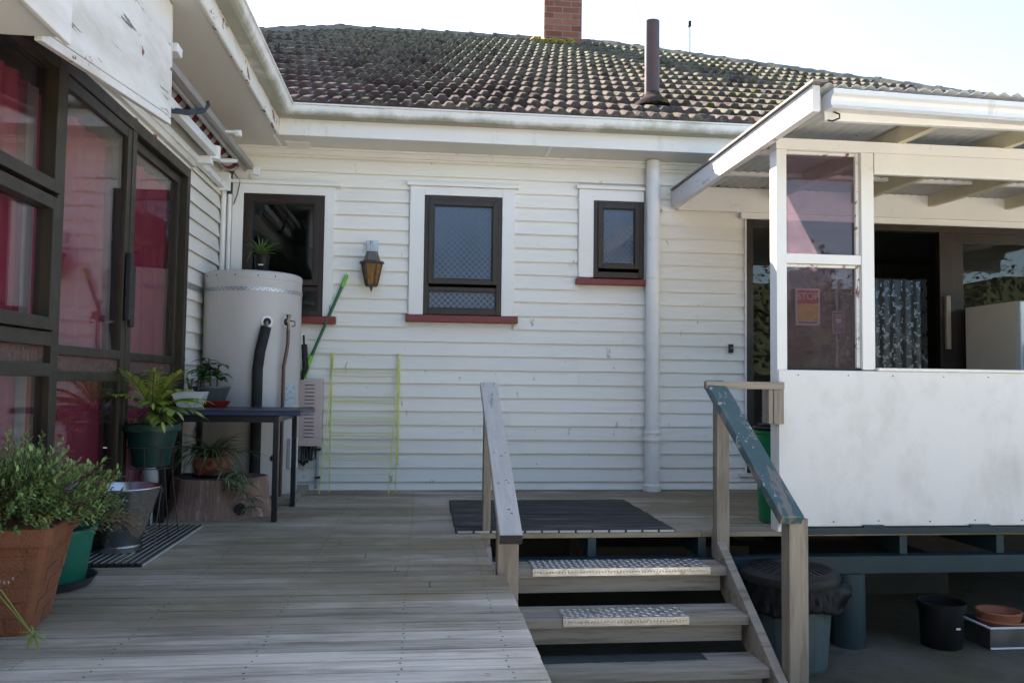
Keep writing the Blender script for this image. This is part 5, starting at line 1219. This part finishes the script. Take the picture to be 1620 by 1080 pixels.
# small pot on top of the cylinder
cp_ = thing('potted_plant', (-1.182, -0.45, 1.63), 'spiky leaved plant in a black pot standing on the cylinder', 'potted plant')
m = MB(); pot(m, (-1.182, -0.45, 1.632), [(0.042, 0), (0.045, 0.004), (0.053, 0.118), (0.057, 0.12), (0.057, 0.135)], 28, 0.004); m.build('pot', pot_black, cp_)
MB().lathe([(0.045, 0), (0.003, 0.012)], (-1.182, -0.45, 1.75), 16).build('soil', soil, cp_)
m = MB(); c_ = Vector((-1.185, -0.455, 1.765))
for k in range(34):
    a = rnd(0, 6.28); e_ = rnd(0.3, 2.2); m.blade(c_ + Vector((rnd(-.012, .012), rnd(-.012, .012), 0)), (math.cos(a), math.sin(a), e_), rnd(0.12, 0.20), rnd(0.009, 0.014), rnd(0.5, 1.6), 6, 0.25)
m.blade(c_, (0.8, -0.3, 0.45), 0.24, 0.012, 0.6, 7); m.blade(c_, (-0.35, -0.5, 0.5), 0.20, 0.012, 3.2, 7); m.blade(c_, (-0.8, -0.2, 0.75), 0.17, 0.011, 0.7, 7)
m.build('foliage', leaf_spiky, cp_)
m = MB(); m.tube([(-1.185, -0.455, 1.75), (-1.183, -0.455, 1.775)], 0.012, 8)
for k in range(10): a = rnd(0, 6.28); m.blade((-1.15, -0.48, 1.765), (math.cos(a), math.sin(a), .8), 0.022, 0.014, 0.8, 3)
m.build('dry_base', leaf_dry, cp_)
m = MB(); m.box(-1.197, -1.162, -0.5075, -0.5062, 1.686, 1.694); m.build('label_scrap', plastic_white, cp_)

# ================================================================== BINS AND THINGS ROUND THE STEPS
rb_ = thing('rubbish_bin', (2.035, -2.20, -0.67), 'ribbed grey green rubbish bin with black lid and bag beside steps', 'rubbish bin')
BX, BY = 2.035, -2.20
m = MB(); n = 96
prof = [(0.185, 0.0), (0.19, 0.02), (0.214, 0.33), (0.228, 0.47), (0.238, 0.475), (0.238, 0.49)]
for (r, z) in prof:
    for k in range(n):
        t = 2 * math.pi * k / n; rr = r * (1 + (0.016 if (k // 4) % 2 and 0.015 < z < 0.47 else 0)); m.v.append((BX + rr * math.cos(t), BY + rr * math.sin(t), -0.668 + z))
for i in range(len(prof) - 1):
    for k in range(n): m.face((i * n + k, i * n + (k + 1) % n, (i + 1) * n + (k + 1) % n, (i + 1) * n + k))
m.face(list(reversed(range(n)))); m.build('body', bin_grey, rb_)
m = MB(); LZ = -0.185
prof = [(0.250, -0.02), (0.264, -0.018), (0.267, 0.005), (0.260, 0.025), (0.232, 0.042), (0.225, 0.046), (0.06, 0.078), (0.004, 0.08)]
m.lathe(prof, (BX, BY, LZ), 72)
lid = m.build('lid', lid_black, rb_)
m = MB()
for k in range(30):
    t = 2 * math.pi * k / 30; m.bar((BX + 0.218 * math.cos(t), BY + 0.218 * math.sin(t), LZ + 0.049), (BX + 0.075 * math.cos(t), BY + 0.075 * math.sin(t), LZ + 0.077), 0.009, 0.006)
m.build('rib', lid_black, lid)
m = MB(); n = 110; rows_ = 9
for i in range(rows_):
    z = LZ - 0.008 - i * 0.018
    for k in range(n):
        t = 2 * math.pi * k / n; pl_ = 0.006 * math.sin(23 * t + 0.5 * i) + 0.004 * math.sin(41 * t - 0.7 * i) + rnd(-.0015, .0015)
        r = 0.247 + 0.003 * i + pl_ * (0.5 + i / rows_) + (0.055 * math.exp(-((t - 5.75) / 0.28) ** 2) * math.sin(math.pi * min(1, (i + 1) / 7)))
        m.v.append((BX + r * math.cos(t), BY + r * math.sin(t), z + 0.02 * (i / rows_) * math.sin(4 * t + 1.2)))
for i in range(rows_ - 1):
    for k in range(n): m.face((i * n + k, i * n + (k + 1) % n, (i + 1) * n + (k + 1) % n, (i + 1) * n + k), True)
for k in range(6):
    c = Vector((BX + 0.285 + rnd(-.02, .05), BY - 0.05 + rnd(-.06, .06), LZ - 0.075 + rnd(-.04, .03))); r_ = rnd(0.02, 0.04)
    m.lathe([(r_ * 0.4, -r_), (r_, -r_ * .2), (r_ * .8, r_ * .5), (0.004, r_ * .9)], tuple(c), 9, wob=0.25)
o = m.build('bin_bag', bag_black, rb_); o.modifiers.new('t', 'SOLIDIFY').thickness = 0.002
gb = thing('green_bin', (2.265, -1.56, 0), 'bright green bin with dark folded cloths on top behind handrail', 'bin')
m = MB(); pot(m, (2.265, -1.56, 0.002), [(0.118, 0), (0.125, 0.006), (0.150, 0.55), (0.158, 0.555), (0.160, 0.575)], 40, 0.005); m.build('body', bin_green, gb)
MB().lathe([(0.150, 0), (0.162, 0.012), (0.155, 0.025), (0.003, 0.03)], (2.265, -1.56, 0.578), 32).build('lid', lid_black, gb)
m = MB()
for k in range(7):
    a = 0.11 - 0.004 * k; z = 0.609 + k * 0.0135; m.lathe([(a, 0), (a + 0.012, 0.006), (a, 0.012)], (2.25 + rnd(-.015, .015), -1.60, z), 18, wob=0.05, sy=0.8)
m.build('folded_cloth', mk('dark_cloth', (0.05, 0.05, 0.055), 0.8, island=0.5), gb)
kb = thing('black_bucket', (3.10, -1.935, -0.67), 'black plastic bucket with paint residue beside the baking tray', 'bucket')
m = MB(); pot(m, (3.10, -1.935, -0.668), [(0.108, 0), (0.112, 0.006), (0.122, 0.225), (0.134, 0.228), (0.136, 0.262)], 40, 0.006); m.build('shell', pot_black, kb)
MB().lathe([(0.11, 0), (0.118, 0.006), (0.003, 0.008)], (3.10, -1.935, -0.475), 30).build('paint_rim', terra_dark, kb)
MB().lathe([(0.05, 0), (0.03, 0.012), (0.003, 0.014)], (3.09, -1.985, -0.468), 14, wob=0.15).build('paint_blob', plastic_white, kb)
bx(3.115, 3.14, -2.056, -2.050, -0.545, -0.535).build('sticker_scrap', plastic_white, kb)
m = MB(); m.tube([(2.972, -1.95, -0.43), (2.95, -1.97, -0.40), (2.985, -2.01, -0.412), (3.06, -2.03, -0.432)], 0.004, 6); m.build('handle', pot_black, kb)
ty = thing('baking_tray', (3.55, -1.87, -0.67), 'deep steel baking tray holding terracotta saucers under the verandah', 'tray')
m = MB()
def tray(mm, x0, x1, y0, y1, z0, z1, t):
    mm.box(x0, x1, y0, y1, z0, z0 + t); mm.box(x0, x0 + t, y0, y1, z0 + t, z1); mm.box(x1 - t, x1, y0, y1, z0 + t, z1); mm.box(x0 + t, x1 - t, y0, y0 + t, z0 + t, z1); mm.box(x0 + t, x1 - t, y1 - t, y1, z0 + t, z1)
tray(m, 3.335, 3.95, -2.04, -1.72, -0.668, -0.548, 0.004); m.build('tray_body', dull_steel, ty, bevel=0.002)
m = MB(); m.box(3.330, 3.955, -2.05, -2.036, -0.5475, -0.538); m.box(3.326, 3.342, -2.035, -1.71, -0.5475, -0.5378); m.box(3.336, 3.95, -2.044, -2.041, -0.666, -0.655); m.build('rim', awn_white, ty, bevel=0.002)
for i, (cx, cy, z, r_, lb) in enumerate(((3.52, -1.88, -0.590, 0.135, 'lower of two stacked terracotta pot saucers in the steel tray'), (3.505, -1.885, -0.540, 0.125, 'upper of two stacked terracotta pot saucers in the steel tray'))):
    s_ = MB(); pot(s_, (cx, cy, z), [(r_ * 0.86, 0), (r_ * 0.93, 0.006), (r_, 0.05), (r_ + 0.004, 0.055), (r_, 0.060)], 44, 0.010); tag(s_.build('terracotta_saucer', terracotta), lb, 'saucer', 'terracotta saucers in the tray')
bx(3.36, 3.46, -1.98, -1.80, -0.655, -0.56) if False else None
# freezer on the verandah
# nails and scuffs
m = MB()
for k in range(14):
    x = 2.14 + k * 0.30 + rnd(-.02, .02); m.tube([(x, YF - 0.0135, 0.062 + rnd(-.006, .006)), (x, YF - 0.0155, 0.062)], 0.005, 8)
    m.tube([(x + .1, YF - 0.0135, 0.925 + rnd(-.006, .006)), (x + .1, YF - 0.0155, 0.925)], 0.004, 8)
m.build('panel_nail', lead, ver)
m = MB()
for k in range(70):
    y = -0.054 - k * BW
    for xj in (-1.4, -0.95, -0.5, -0.05, 0.28) + ((0.75, 1.2, 1.645, 2.1) if y > -1.9 else ()):
        for q in (-0.025, 0.025): m.lathe([(0.0042, 0.0), (0.0036, 0.0008)], (xj + rnd(-.008, .008), y + q + rnd(-.004, .004), 0.0002), 6)
m.build('nail_head', wire_dark, deck)
fz = thing('freezer', (4.75, -0.5, 0), 'cream upright freezer standing on the verandah by the sliding door', 'freezer')
bx(4.60, 5.25, -0.665, -0.06, 0.02, 1.545).build('cabinet', fridge_mat, fz, bevel=0.01)
bx(4.597, 5.253, -0.72, -0.668, 0.06, 1.54).build('door', fridge_front, fz, bevel=0.01)
bx(4.62, 4.645, -0.75, -0.722, 0.8, 1.2).build('handle', plastic_white, fz, bevel=0.005)

# ================================================================== ROOF EXTRAS
an = thing('antenna', (3.925, 5.2, 5.3), 'thin antenna pole with a small dark head beyond the hip', 'antenna')
m = MB(); m.tube([(3.925, 5.2, 5.2), (3.922, 5.2, 6.30)], 0.012, 8); m.build('pole', conduit, an)
m = MB(); m.box(3.895, 3.94, 5.17, 5.23, 6.25, 6.34); m.build('head', pot_black, an, bevel=0.01)
w1 = MB(); w1.tube([(2.15, 4.95, 6.9), (2.24, 4.95, 6.45), (2.40, 4.95, 6.25), (2.435, 4.95, 6.10), (2.39, 4.95, 5.88)], 0.004, 6); tag(w1.build('aerial_wire', conduit), 'loose wire hanging from the chimney top down to the ridge', 'wire')
w2 = MB(); w2.tube([(2.95, 5.0, 7.0), (3.04, 5.0, 6.45), (3.10, 5.0, 6.20), (3.2, 5.0, 5.95)], 0.004, 6); tag(w2.build('aerial_wire', conduit), 'straight pale wire rising behind the brown flue pipe', 'wire')

# tall hedge across the yard, behind the viewer
m = MB()
def hh(x): return 5.4 + 1.2 * math.sin(x * 0.5) + 0.8 * math.sin(x * 1.3 + 1) + 0.35 * math.sin(x * 3.1)
for k in range(60):
    x = -24 + k * 0.8; m.box(x, x + 0.8, -20.0, -18.6, -0.67, -0.67 + hh(x) * 0.9)
for k in range(9000):
    x = rnd(-24, 24); h = hh(x); z = -0.67 + h * rnd(0.02, 1.08); a = rnd(0, 6.28); y = -18.4 + rnd(-0.3, 0.35) if z < h * 0.88 else -19.2 + rnd(-0.9, 0.9)
    m.blade((x, y, z), (math.cos(a), math.sin(a), rnd(-.4, .9)), rnd(0.14, 0.3), rnd(0.09, 0.18), 0.6, 2, 0.15)
tag(m.build('hedge', hedge_mat), kind='stuff')
